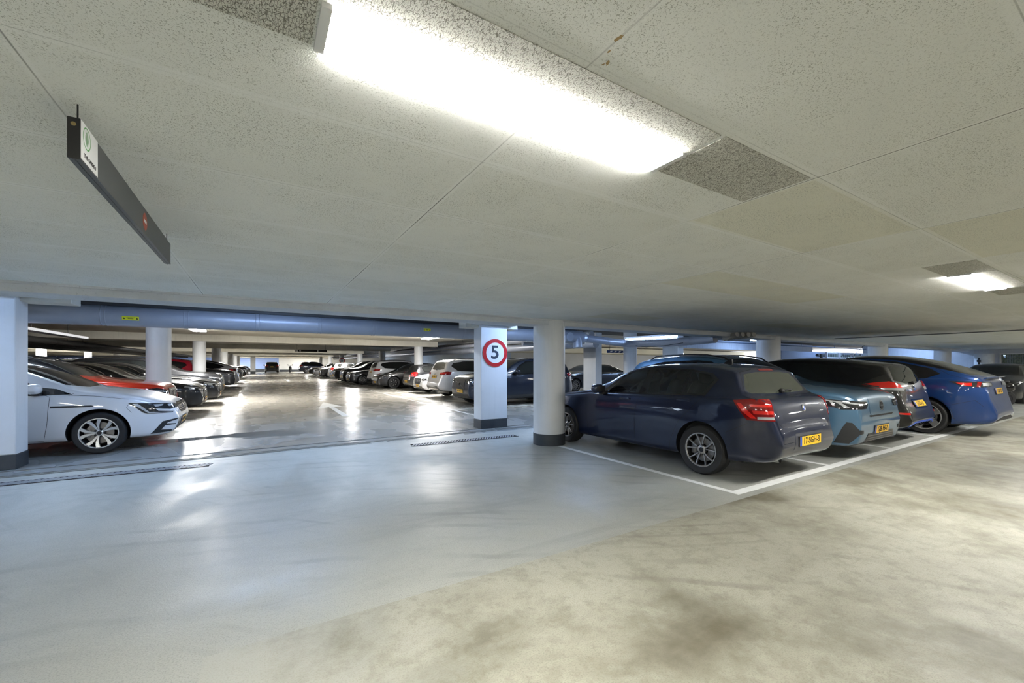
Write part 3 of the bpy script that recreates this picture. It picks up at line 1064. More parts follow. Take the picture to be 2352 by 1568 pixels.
SPEC['crossover'] = dict(
    L=4.44, W=1.873, wr=.36, fa=.86, ra=3.56, beltz=1.04, crown=.05, tumble=.46, arch=.05, clad=.40, see=True, cabin=(1.35, 3.8), nose=(.6, .2, 2.6),
    top=[(0, .60), (.015, .80), (.04, .90), (.09, .965), (.3, 1.02), (.8, 1.085), (1.2, 1.13), (1.36, 1.18), (1.6, 1.31), (1.95, 1.475), (2.2, 1.555), (2.6, 1.60), (3.1, 1.60), (3.6, 1.565), (4.0, 1.49), (4.12, 1.42), (4.22, 1.25), (4.30, 1.1), (4.36, .98), (4.41, .8), (4.44, .55)],
    belt=[(0, .58), (.06, .84), (.3, .92), (.8, .97), (1.4, 1.0), (2.2, 1.02), (3.2, 1.07), (4.0, 1.13), (4.25, 1.08), (4.44, .5)],
    bot=[(0, .50), (.015, .36), (.05, .26), (.3, .21), (1.0, .22), (3.3, .23), (4.0, .27), (4.35, .36), (4.44, .5)],
    ws=[(1.34, .30), (1.48, .72), (2.12, .60), (2.06, .25)], rw=[(.28, 1.42), (.55, 1.38), (.68, 1.18), (.3, 1.15)],
    wins=[[(1.75, 1.05), (2.05, 1.31), (2.35, 1.43), (2.6, 1.455), (2.55, 1.06)], [(2.68, 1.455), (3.3, 1.43), (3.35, 1.10), (2.63, 1.065)], [(3.42, 1.42), (3.75, 1.33), (3.62, 1.13), (3.43, 1.11)]],
    dlo=[(1.6, 1.03), (1.95, 1.30), (2.3, 1.46), (2.6, 1.49), (3.35, 1.465), (3.9, 1.35), (3.7, 1.11), (2.6, 1.04)],
    doors=[[(1.45, .40), (1.42, .9), (1.5, 1.02), (2.6, 1.04), (2.55, .7), (2.55, .40)], [(2.55, .40), (2.55, .7), (2.6, 1.04), (3.7, 1.11), (3.4, .9), (3.15, .6), (3.1, .40)]],
    bonnet=[(.07, .4), (.10, .70), (.7, .78), (1.28, .82), (1.42, .68), (1.32, .30)],
    gate=[(.3, 1.46), (.60, 1.42), (.74, 1.12), (.72, .9), (.6, .62)],
    fbump=[(-.05, 0), (-.05, .66), (.12, .70), (.42, .70), (.46, .45), (.44, 0)], rbump=[(3.98, 0), (3.98, .66), (4.5, .68), (4.5, 0)],
    gaps=[[(.46, .70), (.52, .86)]],
    lamps=[('head_lamp', 'smoke', [(.52, .92, .90), (.40, .88, .81), (.22, .84, .755), (.03, .52, .76), (.02, .46, .82), (.05, .48, .86), (.25, .84, .885)], 45, .008,
            [('running_light_bar', 'clear', [(.44, .90, .875), (.10, .62, .815), (.04, .50, .815), (.04, .50, .825), (.10, .64, .84), (.44, .90, .89)]),
             ('running_light_bar', 'clear', [(.28, .86, .86), (.24, .84, .86), (.16, .76, .78), (.20, .78, .77)]),
             ('lamp_reflector', 'clear', [(.34, .88, .865), (.31, .87, .865), (.28, .86, .80), (.31, .87, .80)])]),
           ('tail_lamp', 'red', [(4.20, .82, 1.15), (4.05, .90, 1.0), (4.18, .86, .92), (4.36, .62, .94), (4.34, .66, 1.04)], 135, .012, []),
           ('bumper_vent', 'clad', [(.30, .86, .27), (.12, .80, .27), (.05, .72, .40), (.04, .62, .41), (.04, .62, .46), (.06, .72, .47), (.10, .79, .57), (.16, .82, .575), (.20, .84, .50)], 40, .006, [])],
    fplate=(-.014, .44, 0), rplate=(4.40, .86, .1), mirror=(1.72, 1.05), handles=[(2.35, .96), (3.2, 1.0)], rim='aero', rr=.25, tw=.22,
    seats=[(2.1, .38), (2.1, -.38), (3.0, .38), (3.0, -.38)], extra=c40_extra)

def leaf_extra(c, P):
    L = c.L
    b = bmesh.new()
    tube(b, [(c.X(3.35), .0, c.top(3.35)), (c.X(3.42), 0, c.top(3.35) + .04), (c.X(3.62), .0, c.top(3.35) + .27)], .004, 6)
    superell(b, (c.X(3.35), 0, c.top(3.35) + .005), (.045, .02, .02), 2.2, 8, 6)
    c.add('roof_antenna', b, 'black', None, 1)
    c.add('badge_ring', c.patch(circ(L, 0, .965, .055), 180, .008), 'chrome', P['t'], 1)
    c.add('badge_centre', c.patch(circ(L, 0, .965, .042), 180, .011, rim=.002), 'smoke', P['t'], 1)
    c.add('badge_bar', c.patch([(L, -.065, .955), (L, .065, .955), (L, .065, .975), (L, -.065, .975)], 180, .014, rim=.002), 'chrome', P['t'], 1)
    # model lettering, left half of the gate
    me = text_mesh('LEAF', .055, .002, 1.25).copy()
    p, n = c.ray(Vector((c.X(L), .37, .945)), Vector((-1, 0, 0)))
    q = n.to_track_quat('Z', 'Y').to_matrix().to_4x4()
    # keep the letters upright and facing back
    zz = n.normalized(); up = Vector((0, 0, 1)); xx = up.cross(zz).normalized(); yy = zz.cross(xx)
    M = Matrix((xx, yy, zz)).transposed().to_4x4()
    M.translation = p + n * .006
    me.transform(M)
    me.materials.append(None)
    c.parts.append(('tailgate_lettering', me, P['t'], 'chrome', None, 1))
    wiper(c, P['t'], L, .0, -.3, 1.06, .01)
    c.add('diffuser_edge', c.patch([(L, .60, .335), (L, .42, .40), (L, -.42, .40), (L, -.60, .335), (L, -.6, .315), (L, -.42, .375), (L, .42, .375), (L, .60, .315)], 180, .012), 'pblue', P['r'])
    for y in (-.33, -.2, -.07, .07, .2, .33):
        c.add('diffuser_fin', c.patch([(L, y - .012, .24), (L, y + .012, .24), (L, y + .012, .37), (L, y - .012, .37)], 180, .02, rim=.02), 'gloss', P['r'], 1)

SPEC['electric_hatch'] = dict(
    L=4.49, W=1.788, wr=.316, fa=.95, ra=3.65, beltz=1.03, crown=.05, tumble=.47, arch=.045, tail=(.7, .30, 2.3),
    top=[(0, .55), (.02, .68), (.07, .78), (.2, .86), (.6, .97), (1.0, 1.05), (1.2, 1.11), (1.6, 1.32), (2.0, 1.48), (2.35, 1.535), (2.8, 1.545), (3.4, 1.51), (3.8, 1.46), (4.08, 1.415), (4.14, 1.36), (4.22, 1.22), (4.30, 1.09), (4.34, 1.0), (4.37, .9), (4.395, .74), (4.44, .66), (4.475, .58), (4.49, .46)],
    belt=[(0, .52), (.08, .70), (.4, .84), (.9, .94), (1.4, .98), (2.3, 1.0), (3.2, 1.03), (4.0, 1.05), (4.28, 1.0), (4.38, .8), (4.49, .44)],
    bot=[(0, .42), (.03, .30), (.1, .22), (.5, .18), (1.2, .18), (3.3, .18), (4.0, .22), (4.35, .28), (4.46, .34), (4.49, .40)],
    ws=[(1.22, .30), (1.40, .68), (2.1, .56), (2.03, .25)], rw=[(.28, 1.37), (.50, 1.35), (.66, 1.12), (.3, 1.06)],
    wins=[[(1.75, 1.03), (2.05, 1.27), (2.35, 1.39), (2.58, 1.41), (2.5, 1.03)], [(2.66, 1.41), (3.3, 1.375), (3.35, 1.08), (2.6, 1.04)]],
    dlo=[(1.6, 1.0), (1.95, 1.27), (2.3, 1.42), (2.6, 1.445), (3.5, 1.39), (4.05, 1.30), (4.15, 1.22), (3.85, 1.07), (3.4, 1.05), (2.6, 1.01)],
    doors=[[(1.5, .25), (1.47, .9), (1.6, .98), (2.56, 1.01), (2.5, .6), (2.5, .25)], [(2.5, .25), (2.5, .6), (2.56, 1.01), (3.6, 1.05), (3.4, .8), (3.2, .45), (3.15, .25)]],
    bonnet=[(.10, .35), (.2, .6), (.7, .7), (1.2, .74), (1.34, .62), (1.2, .30)],
    gate=[(.3, 1.40), (.58, 1.38), (.72, 1.10), (.60, 1.0), (.56, .9), (.50, .60)],
    fbump=[(-.05, 0), (-.05, .60), (.12, .64), (.5, .64), (.52, .45), (.5, 0)], rbump=[(3.99, 0), (3.99, .62), (4.2, .66), (4.34, .58), (4.6, .58), (4.6, 0)],
    gaps=[[(3.99, .62), (4.2, .70)]],
    lamps=[('tail_lamp', 'red2', [(3.86, .86, 1.035), (4.1, .82, .985), (4.33, .56, .985), (4.34, .57, 1.03), (4.2, .72, 1.10), (4.05, .80, 1.08)], 135, .014,
            [('reversing_light', 'clear', [(4.12, .82, .955), (4.35, .55, .935), (4.34, .56, .985), (4.15, .80, .99)]),
             ('lamp_surround', 'smoke', [(3.86, .86, 1.035), (4.1, .82, .99), (4.1, .82, 1.01), (3.9, .86, 1.045)])]),
           ('rear_reflector', 'red2', [(4.33, .76, .535), (4.44, .60, .525), (4.44, .60, .56), (4.33, .76, .565)], 150, .010, []),
           ('head_lamp', 'smoke', [(.5, .84, .80), (.3, .76, .72), (.1, .5, .68), (.12, .5, .75)], 50, .006, [])],
    patches=[('diffuser', 'clad', [(4.4, .70, .23), (4.4, .60, .34), (4.4, .42, .395), (4.4, -.42, .395), (4.4, -.60, .34), (4.4, -.70, .23)], 180, .004, 'r'),
             ('plate_recess', 'gloss', [(4.4, .32, .62), (4.4, .30, .78), (4.4, -.30, .78), (4.4, -.32, .62)], 180, .003, 't')],
    fplate=(-.012, .42, 0), rplate=(4.415, .70, .14), mirror=(1.7, 1.02), handles=[(2.3, .94), (3.25, .97)], rim='multi', rr=.215, tw=.2, roof_black=None, extra=leaf_extra)

def tesy_extra(c, P):
    L = c.L
    b = bmesh.new()
    zt = 1.14
    prof = [(c.X(4.50), 1.155), (c.X(4.62), 1.15), (c.X(4.705), 1.175), (c.X(4.70), 1.155), (c.X(4.62), 1.12), (c.X(4.52), 1.11)]
    N = 16
    prev = None
    for i in range(N + 1):
        y = -.62 + 1.24 * i / N
        sh = .10 * (abs(y) / .62) ** 3
        ring = [b.verts.new((x + sh, y, z - .02 * (abs(y) / .62) ** 4)) for x, z in prof]
        if prev:
            for j in range(len(prof)):
                b.faces.new((prev[j], prev[(j + 1) % len(prof)], ring[(j + 1) % len(prof)], ring[j]))
        else:
            b.faces.new(list(reversed(ring)))
        prev = ring
    b.faces.new(prev)
    bmesh.ops.recalc_face_normals(b, faces=b.faces)
    c.add('boot_spoiler', b, 'paint', P['t'])
    c.add('diffuser', c.patch([(L, .74, .24), (L, .60, .36), (L, .3, .40), (L, -.3, .40), (L, -.60, .36), (L, -.74, .24), (L, -.5, .22), (L, .5, .22)], 180, .006), 'clad', P['r'])

SPEC['fastback'] = dict(
    L=4.75, W=1.921, wr=.352, fa=.90, ra=3.79, beltz=1.06, crown=.06, tumble=.50, arch=.05, tail=(.62, .26, 2.5), rb_role='paint', upper_black=[(1.95, 1.50), (2.4, 1.53), (2.8, 1.545), (3.3, 1.50), (3.85, 1.36), (4.45, 1.20), (4.45, 2.0), (1.95, 2.0)],
    top=[(0, .52), (.02, .64), (.07, .76), (.2, .86), (.6, .98), (1.0, 1.06), (1.2, 1.12), (1.6, 1.33), (2.0, 1.51), (2.4, 1.60), (2.8, 1.624), (3.2, 1.60), (3.6, 1.53), (4.0, 1.41), (4.35, 1.265), (4.55, 1.165), (4.60, 1.11), (4.63, .98), (4.66, .80), (4.70, .66), (4.735, .56), (4.75, .44)],
    belt=[(0, .50), (.08, .68), (.4, .84), (.9, .95), (1.4, 1.0), (2.3, 1.04), (3.2, 1.07), (4.0, 1.12), (4.5, 1.10), (4.62, .95), (4.75, .42)],
    bot=[(0, .40), (.03, .28), (.1, .2), (.5, .17), (1.2, .17), (3.4, .18), (4.1, .22), (4.6, .26), (4.72, .32), (4.75, .38)],
    ws=[(1.2, .30), (1.38, .72), (2.15, .60), (2.08, .25)], rwview='T', rw=[(3.70, .25), (3.64, .60), (4.44, .66), (4.50, .3)],
    wins=[[(1.7, 1.06), (2.05, 1.33), (2.4, 1.46), (2.75, 1.485), (2.7, 1.08)], [(2.83, 1.485), (3.3, 1.44), (3.62, 1.36), (3.66, 1.13), (2.78, 1.09)]],
    dlo=[(1.55, 1.03), (1.95, 1.33), (2.35, 1.49), (2.75, 1.515), (3.3, 1.47), (3.85, 1.33), (4.02, 1.22), (3.8, 1.12), (2.8, 1.06)],
    doors=[[(1.5, .28), (1.47, .95), (1.6, 1.02), (2.75, 1.06), (2.7, .6), (2.7, .28)], [(2.7, .28), (2.7, .6), (2.75, 1.06), (3.78, 1.11), (3.6, .9), (3.35, .6), (3.3, .28)]],
    bonnet=[(.10, .35), (.2, .62), (.7, .74), (1.2, .78), (1.34, .66), (1.18, .30)],
    gate=[(.3, 1.15), (.60, 1.13), (.62, 1.0), (.60, .8), (.52, .55)],
    fbump=[(-.05, 0), (-.05, .60), (.12, .64), (.45, .64), (.48, .45), (.46, 0)], rbump=[(4.2, 0), (4.2, .62), (4.5, .70), (4.8, .56), (4.8, 0)],
    gaps=[[(4.2, .62), (4.5, .72), (4.6, .60)], [(3.9, 1.36), (4.15, 1.2), (4.4, 1.12)]],
    lamps=[('tail_lamp', 'smoke', [(4.15, .93, 1.075), (4.30, .92, .985), (4.50, .84, .97), (4.66, .42, .985), (4.64, .44, 1.06), (4.5, .82, 1.08)], 135, .010,
            [('lamp_light_bar', 'red2', [(4.24, .93, 1.05), (4.33, .92, 1.0), (4.44, .88, .99), (4.44, .88, 1.05)]),
             ('lamp_light_bar', 'red', [(4.48, .85, .975), (4.52, .82, .975), (4.55, .80, 1.07), (4.50, .84, 1.07)]),
             ('reversing_light', 'clear', [(4.55, .79, .99), (4.64, .48, 1.0), (4.63, .5, 1.045), (4.55, .79, 1.05)])]),
           ('head_lamp', 'smoke', [(.62, .9, .84), (.4, .84, .75), (.1, .55, .68), (.12, .55, .74), (.35, .8, .84)], 50, .006,
            [('lamp_reflector', 'clear', [(.45, .86, .80), (.3, .78, .74), (.3, .78, .77), (.44, .85, .82)])])],
    patches=[('lower_grille', 'grille', [(0, .55, .24), (0, .45, .36), (0, -.45, .36), (0, -.55, .24)], 0, .005, 'f')],
    sidep=[('arch_cladding', 'clad', [(4.24, .95, .34)] + [(3.79 + .425 * math.cos(t * PI / 14), .95, .36 + .425 * math.sin(t * PI / 14)) for t in range(15)] + [(3.34, .95, .3)] + [(3.79 + .385 * math.cos(PI - t * PI / 14), .95, .36 + .385 * math.sin(PI - t * PI / 14)) for t in range(15)], 90, .006)],
    fplate=(-.012, .40, 0), rplate=(4.655, .88, .08), mirror=(1.68, 1.06), handles=[(2.5, .98), (3.45, 1.02)], rim='aero', rr=.262, tw=.25, extra=tesy_extra)

def suv_extra(c, P):
    rails(c)
    L = c.L
    g = [(0, .40, .86), (0, .44, .72), (0, .34, .58), (0, -.34, .58), (0, -.44, .72), (0, -.40, .86)]
    c.add('grille', c.patch(g, 0, .008), 'grille', P['f'])
    k = len(c.parts) - 1
    slats(c, k, 0, -.36, .36, (.64, .70, .76, .82), .008)
    c.add('badge', c.patch(circ(0, 0, .74, .06), 0, .018), 'chrome', P['f'])
    c.add('lower_grille', c.patch([(0, .66, .30), (0, .56, .42), (0, -.56, .42), (0, -.66, .30)], 0, .005), 'grille', P['f'])
    c.add('tailgate_badge', c.patch(circ(L, 0, .98, .04), 180, .008), 'chrome', P['t'], 1)
    wiper(c, P['t'], L, 0, -.28, 1.17, .02)
    c.add('rear_diffuser', c.patch([(L, .74, .30), (L, .58, .50), (L, -.58, .50), (L, -.74, .30), (L, -.5, .27), (L, .5, .27)], 180, .006), 'clad', P['r'])
    c.add('diffuser_edge', c.patch([(L, .60, .335), (L, .48, .40), (L, -.48, .40), (L, -.60, .335), (L, -.58, .31), (L, -.46, .375), (L, .46, .375), (L, .58, .31)], 180, .014), 'chrome', P['r'], 1)

SPEC['suv'] = dict(
    L=4.62, W=1.87, wr=.36, fa=.88, ra=3.62, beltz=1.08, crown=.055, tumble=.46, arch=.05, clad=.36,
    top=[(0, .60), (.015, .80), (.05, .92), (.12, .99), (.35, 1.05), (.9, 1.11), (1.25, 1.16), (1.42, 1.22), (1.7, 1.38), (2.0, 1.52), (2.3, 1.60), (2.8, 1.645), (3.4, 1.64), (3.9, 1.60), (4.17, 1.55), (4.23, 1.47), (4.34, 1.26), (4.42, 1.12), (4.48, 1.0), (4.53, .85), (4.56, .74), (4.60, .66), (4.62, .52)],
    belt=[(0, .58), (.06, .84), (.3, .93), (.8, .99), (1.4, 1.03), (2.2, 1.05), (3.2, 1.09), (4.0, 1.13), (4.35, 1.08), (4.62, .5)],
    bot=[(0, .48), (.02, .36), (.07, .26), (.3, .22), (1.0, .22), (3.3, .23), (4.0, .27), (4.5, .34), (4.62, .46)],
    ws=[(1.36, .30), (1.52, .72), (2.2, .60), (2.13, .25)], rw=[(.28, 1.49), (.55, 1.46), (.68, 1.20), (.3, 1.17)],
    wins=[[(1.8, 1.08), (2.1, 1.36), (2.4, 1.48), (2.68, 1.50), (2.62, 1.09)], [(2.76, 1.50), (3.42, 1.49), (3.46, 1.12), (2.7, 1.10)], [(3.52, 1.485), (3.95, 1.40), (4.02, 1.32), (3.75, 1.15), (3.54, 1.13)]],
    dlo=[(1.64, 1.05), (2.0, 1.35), (2.35, 1.51), (2.7, 1.53), (3.5, 1.52), (4.0, 1.44), (4.1, 1.32), (3.85, 1.13), (2.7, 1.07)],
    doors=[[(1.48, .36), (1.45, .95), (1.58, 1.04), (2.68, 1.07), (2.6, .7), (2.6, .36)], [(2.6, .36), (2.6, .7), (2.68, 1.07), (3.72, 1.12), (3.45, .9), (3.2, .6), (3.15, .36)]],
    bonnet=[(.07, .4), (.12, .70), (.7, .78), (1.30, .82), (1.46, .68), (1.34, .30)],
    gate=[(.3, 1.52), (.60, 1.49), (.74, 1.14), (.72, .9), (.6, .62)],
    fbump=[(-.05, 0), (-.05, .60), (.12, .66), (.42, .68), (.46, .45), (.44, 0)], rbump=[(4.05, 0), (4.05, .66), (4.7, .66), (4.7, 0)],
    lamps=[('head_lamp', 'smoke', [(.50, .90, .90), (.38, .86, .83), (.05, .50, .76), (.04, .46, .85), (.2, .76, .91)], 45, .008,
            [('running_light_bar', 'clear', [(.42, .88, .875), (.06, .52, .80), (.06, .52, .82), (.42, .88, .895)])]),
           ('tail_lamp', 'red', [(4.10, .91, 1.08), (4.18, .90, .96), (4.50, .56, .96), (4.49, .56, 1.05), (4.3, .84, 1.10)], 135, .012,
            [('lamp_light_bar', 'red2', [(4.16, .90, 1.04), (4.5, .58, .99), (4.5, .58, 1.02), (4.2, .89, 1.06)])])],
    fplate=(-.016, .50, 0), rplate=(4.52, .88, .1), mirror=(1.78, 1.09), handles=[(2.42, 1.0), (3.3, 1.04)], rim='multi', rr=.25, tw=.22, extra=suv_extra)

def volvo_extra(c, P):
    rails(c)
    c.add('grille', c.patch([(0, .40, .88), (0, .36, .56), (0, -.36, .56), (0, -.40, .88)], 0, .008), 'grille', P['f'])
    c.add('grille_slash', c.patch([(0, .36, .60), (0, .36, .63), (0, -.36, .86), (0, -.36, .83)], 0, .013, rim=.003), 'chrome', P['f'])
    c.add('badge_ring', c.patch(circ(0, 0, .73, .07), 0, .018), 'chrome', P['f'])
    c.add('badge_centre', c.patch(circ(0, 0, .73, .05), 0, .022, rim=.002), 'smoke', P['f'])
    c.add('lower_grille', c.patch([(0, .70, .28), (0, .62, .40), (0, -.62, .40), (0, -.70, .28)], 0, .005), 'grille', P['f'])

def variant(base, **kw):
    """the same kind of body with other proportions"""
    b = dict(SPEC[base])
    sx = kw.pop('sx', 1.0); sz = kw.pop('sz', 1.0); sy = kw.pop('sy', 1.0)
    def s2(l): return [(a * sx, z * sz) for a, z in l]
    def y2(l): return [(a * sy, z * sz) for a, z in l]
    def t2(l): return [(a * sx, y * sy) for a, y in l]
    def p3(l): return [(a * sx, y * sy, z * sz) for a, y, z in l]
    for k in ('L', 'fa', 'ra'): b[k] = b[k] * sx
    b['W'] *= sy
    b['beltz'] *= sz
    for k in ('top', 'belt', 'bot', 'dlo', 'fbump', 'rbump'):
        if b.get(k): b[k] = s2(b[k])
    b['wins'] = [s2(w) for w in b['wins']]; b['doors'] = [s2(w) for w in b['doors']]; b['gaps'] = [s2(w) for w in b.get('gaps', [])]
    b['ws'] = t2(b['ws']); b['bonnet'] = t2(b['bonnet'])
    b['rw'] = t2(b['rw']) if b.get('rwview') == 'T' else y2(b['rw'])
    b['gate'] = y2(b['gate'])
    b['lamps'] = [(n, r, p3(p), az, o, [(sn, sr, p3(q)) for sn, sr, q in sb]) for n, r, p, az, o, sb in b['lamps']]
    b['patches'] = [(n, r, p3(p), az, o, q) for n, r, p, az, o, q in b.get('patches', [])]
    b['sidep'] = []
    for k in ('fplate', 'rplate'): b[k] = (b[k][0] * sx, b[k][1] * sz, b[k][2])
    b['mirror'] = (b['mirror'][0] * sx, b['mirror'][1] * sz)
    b['handles'] = s2(b['handles'])
    if b.get('upper_black'): b['upper_black'] = s2(b['upper_black'])
    if b.get('roof_black'): b['roof_black'] = (b['roof_black'][0] * sx, b['roof_black'][1] * sx, b['roof_black'][2] * sy)
    b['see'] = False
    b.update(kw)
    return b

def sedan_extra(c, P):
    g = [(0, .40, .70), (0, .44, .60), (0, .34, .46), (0, -.34, .46), (0, -.44, .60), (0, -.40, .70)]
    c.add('grille', c.patch(g, 0, .008), 'grille', P['f'])
    k = len(c.parts) - 1
    slats(c, k, 0, -.38, .38, (.55, .62), .012)
    c.add('badge', c.patch(circ(0, 0, .585, .07), 0, .018), 'chrome', P['f'])
    c.add('grille_surround', c.patch([(0, .42, .70), (0, .40, .72), (0, -.40, .72), (0, -.42, .70), (0, -.40, .695), (0, .40, .695)], 0, .012), 'chrome', P['f'])
    c.add('lower_grille', c.patch([(0, .74, .24), (0, .6, .36), (0, -.6, .36), (0, -.74, .24)], 0, .005), 'grille', P['f'])
    c.add('lower_trim', c.patch([(0, .7, .215), (0, .7, .235), (0, -.7, .235), (0, -.7, .215)], 0, .01), 'chrome', P['f'])

SPEC['sedan'] = dict(
    L=4.78, W=1.84, wr=.33, fa=.84, ra=3.70, beltz=.95, crown=.05, tumble=.5, arch=.045, nose=(.75, .26, 2.4),
    top=[(0, .50), (.015, .64), (.04, .73), (.12, .80), (.4, .88), (.9, .955), (1.35, 1.01), (1.55, 1.07), (2.0, 1.29), (2.3, 1.39), (2.7, 1.44), (3.2, 1.43), (3.6, 1.36), (4.0, 1.20), (4.25, 1.10), (4.55, 1.06), (4.66, 1.02), (4.70, .9), (4.73, .7), (4.77, .6), (4.78, .48)],
    belt=[(0, .48), (.08, .70), (.4, .80), (.9, .87), (1.5, .92), (2.4, .95), (3.4, .98), (4.2, 1.0), (4.6, .97), (4.78, .46)],
    bot=[(0, .42), (.02, .30), (.08, .22), (.4, .19), (1.2, .19), (3.5, .19), (4.2, .23), (4.7, .32), (4.78, .42)],
    ws=[(1.50, .30), (1.68, .68), (2.3, .56), (2.24, .25)], rwview='T', rw=[(3.58, .25), (3.52, .50), (4.12, .60), (4.18, .3)],
    wins=[[(1.9, .96), (2.15, 1.17), (2.4, 1.29), (2.7, 1.32), (2.65, .97)], [(2.78, 1.32), (3.2, 1.30), (3.5, 1.22), (3.55, 1.0), (2.73, .98)]],
    dlo=[(1.8, .94), (2.1, 1.18), (2.35, 1.31), (2.7, 1.345), (3.2, 1.325), (3.7, 1.2), (3.85, 1.08), (3.65, .99), (2.7, .955)],
    chrome=[(1.8, .94), (2.1, 1.18), (2.35, 1.31), (2.7, 1.345), (3.2, 1.325), (3.7, 1.2), (3.85, 1.08), (3.65, .99), (2.7, .955), (1.8, .935)],
    doors=[[(1.6, .25), (1.57, .85), (1.7, .93), (2.7, .955), (2.65, .6), (2.65, .25)], [(2.65, .25), (2.65, .6), (2.7, .955), (3.65, .98), (3.5, .8), (3.25, .45), (3.2, .25)]],
    bonnet=[(.08, .4), (.14, .62), (.7, .72), (1.4, .76), (1.60, .66), (1.46, .30)],
    gate=[(.3, 1.03), (.62, 1.0), (.66, .85), (.6, .62)],
    fbump=[(-.05, 0), (-.05, .50), (.12, .56), (.42, .60), (.46, .45), (.44, 0)], rbump=[(4.15, 0), (4.15, .6), (4.9, .6), (4.9, 0)],
    lamps=[('head_lamp', 'smoke', [(.52, .86, .77), (.40, .82, .68), (.12, .56, .62), (.08, .50, .68), (.14, .54, .73), (.36, .76, .79)], 45, .008,
            [('running_light_bar', 'clear', [(.44, .84, .755), (.14, .56, .70), (.14, .56, .715), (.42, .82, .775)]),
             ('lamp_reflector', 'clear', [(.36, .80, .735), (.26, .70, .72), (.26, .70, .67), (.34, .78, .68)]),
             ('lamp_reflector', 'clear', [(.20, .64, .70), (.14, .57, .69), (.14, .57, .65), (.20, .64, .66)])]),
           ('tail_lamp', 'red', [(4.35, .88, .96), (4.4, .88, .84), (4.73, .5, .84), (4.71, .5, .94)], 135, .01, [])],
    fplate=(-.014, .38, 0), rplate=(4.79, .6, .05), mirror=(1.9, .97), handles=[(2.45, .88), (3.4, .91)], rim='multi', rr=.235, tw=.22, extra=sedan_extra)
SPEC['suv_volvo'] = variant('suv', extra=volvo_extra, sx=.955)
SPEC['suv_volvo']['L'] = 4.62 * .955
SPEC['suv_large'] = variant('suv', sx=1.05, sz=1.02, sy=1.02)
SPEC['suv_white'] = variant('suv', sx=.995, sz=1.0, sy=.985)
SPEC['estate'] = variant('sedan', sx=.99, sz=1.0, rwview='R',
    top=[(0, .50), (.015, .64), (.04, .73), (.12, .80), (.4, .88), (.9, .955), (1.35, 1.01), (1.55, 1.07), (2.0, 1.29), (2.3, 1.39), (2.7, 1.44), (3.2, 1.45), (3.8, 1.43), (4.25, 1.38), (4.35, 1.30), (4.5, 1.08), (4.6, .95), (4.66, .75), (4.70, .62), (4.73, .48)],
    belt=[(0, .48), (.08, .70), (.4, .80), (.9, .87), (1.5, .92), (2.4, .95), (3.4, .98), (4.2, 1.0), (4.5, .97), (4.73, .46)],
    bot=[(0, .42), (.02, .30), (.08, .22), (.4, .19), (1.2, .19), (3.5, .19), (4.2, .23), (4.65, .32), (4.73, .42)], L=4.73,
    rw=[(.28, 1.33), (.52, 1.31), (.66, 1.08), (.3, 1.04)], gate=[(.3, 1.37), (.6, 1.34), (.72, 1.02), (.6, .62)])
SPEC['mini'] = variant('hatch', sx=.885, sz=.995, sy=.98, extra=None, rim='multi')
SPEC['van_hatch'] = variant('hatch', sx=.93, sz=1.06, sy=1.0, extra=None, rim='multi')
SPEC['fastback_low'] = variant('fastback', sx=.985, sz=.91, sy=.965, extra=None, rim='plate', wr=.335, rr=.25)
SPEC['red_suv'] = variant('suv', sx=.95, sz=.965, sy=.97, upper_black=[(1.22, 1.035), (1.6, 1.04), (4.45, 1.12), (4.45, 1.9), (1.3, 1.9)])

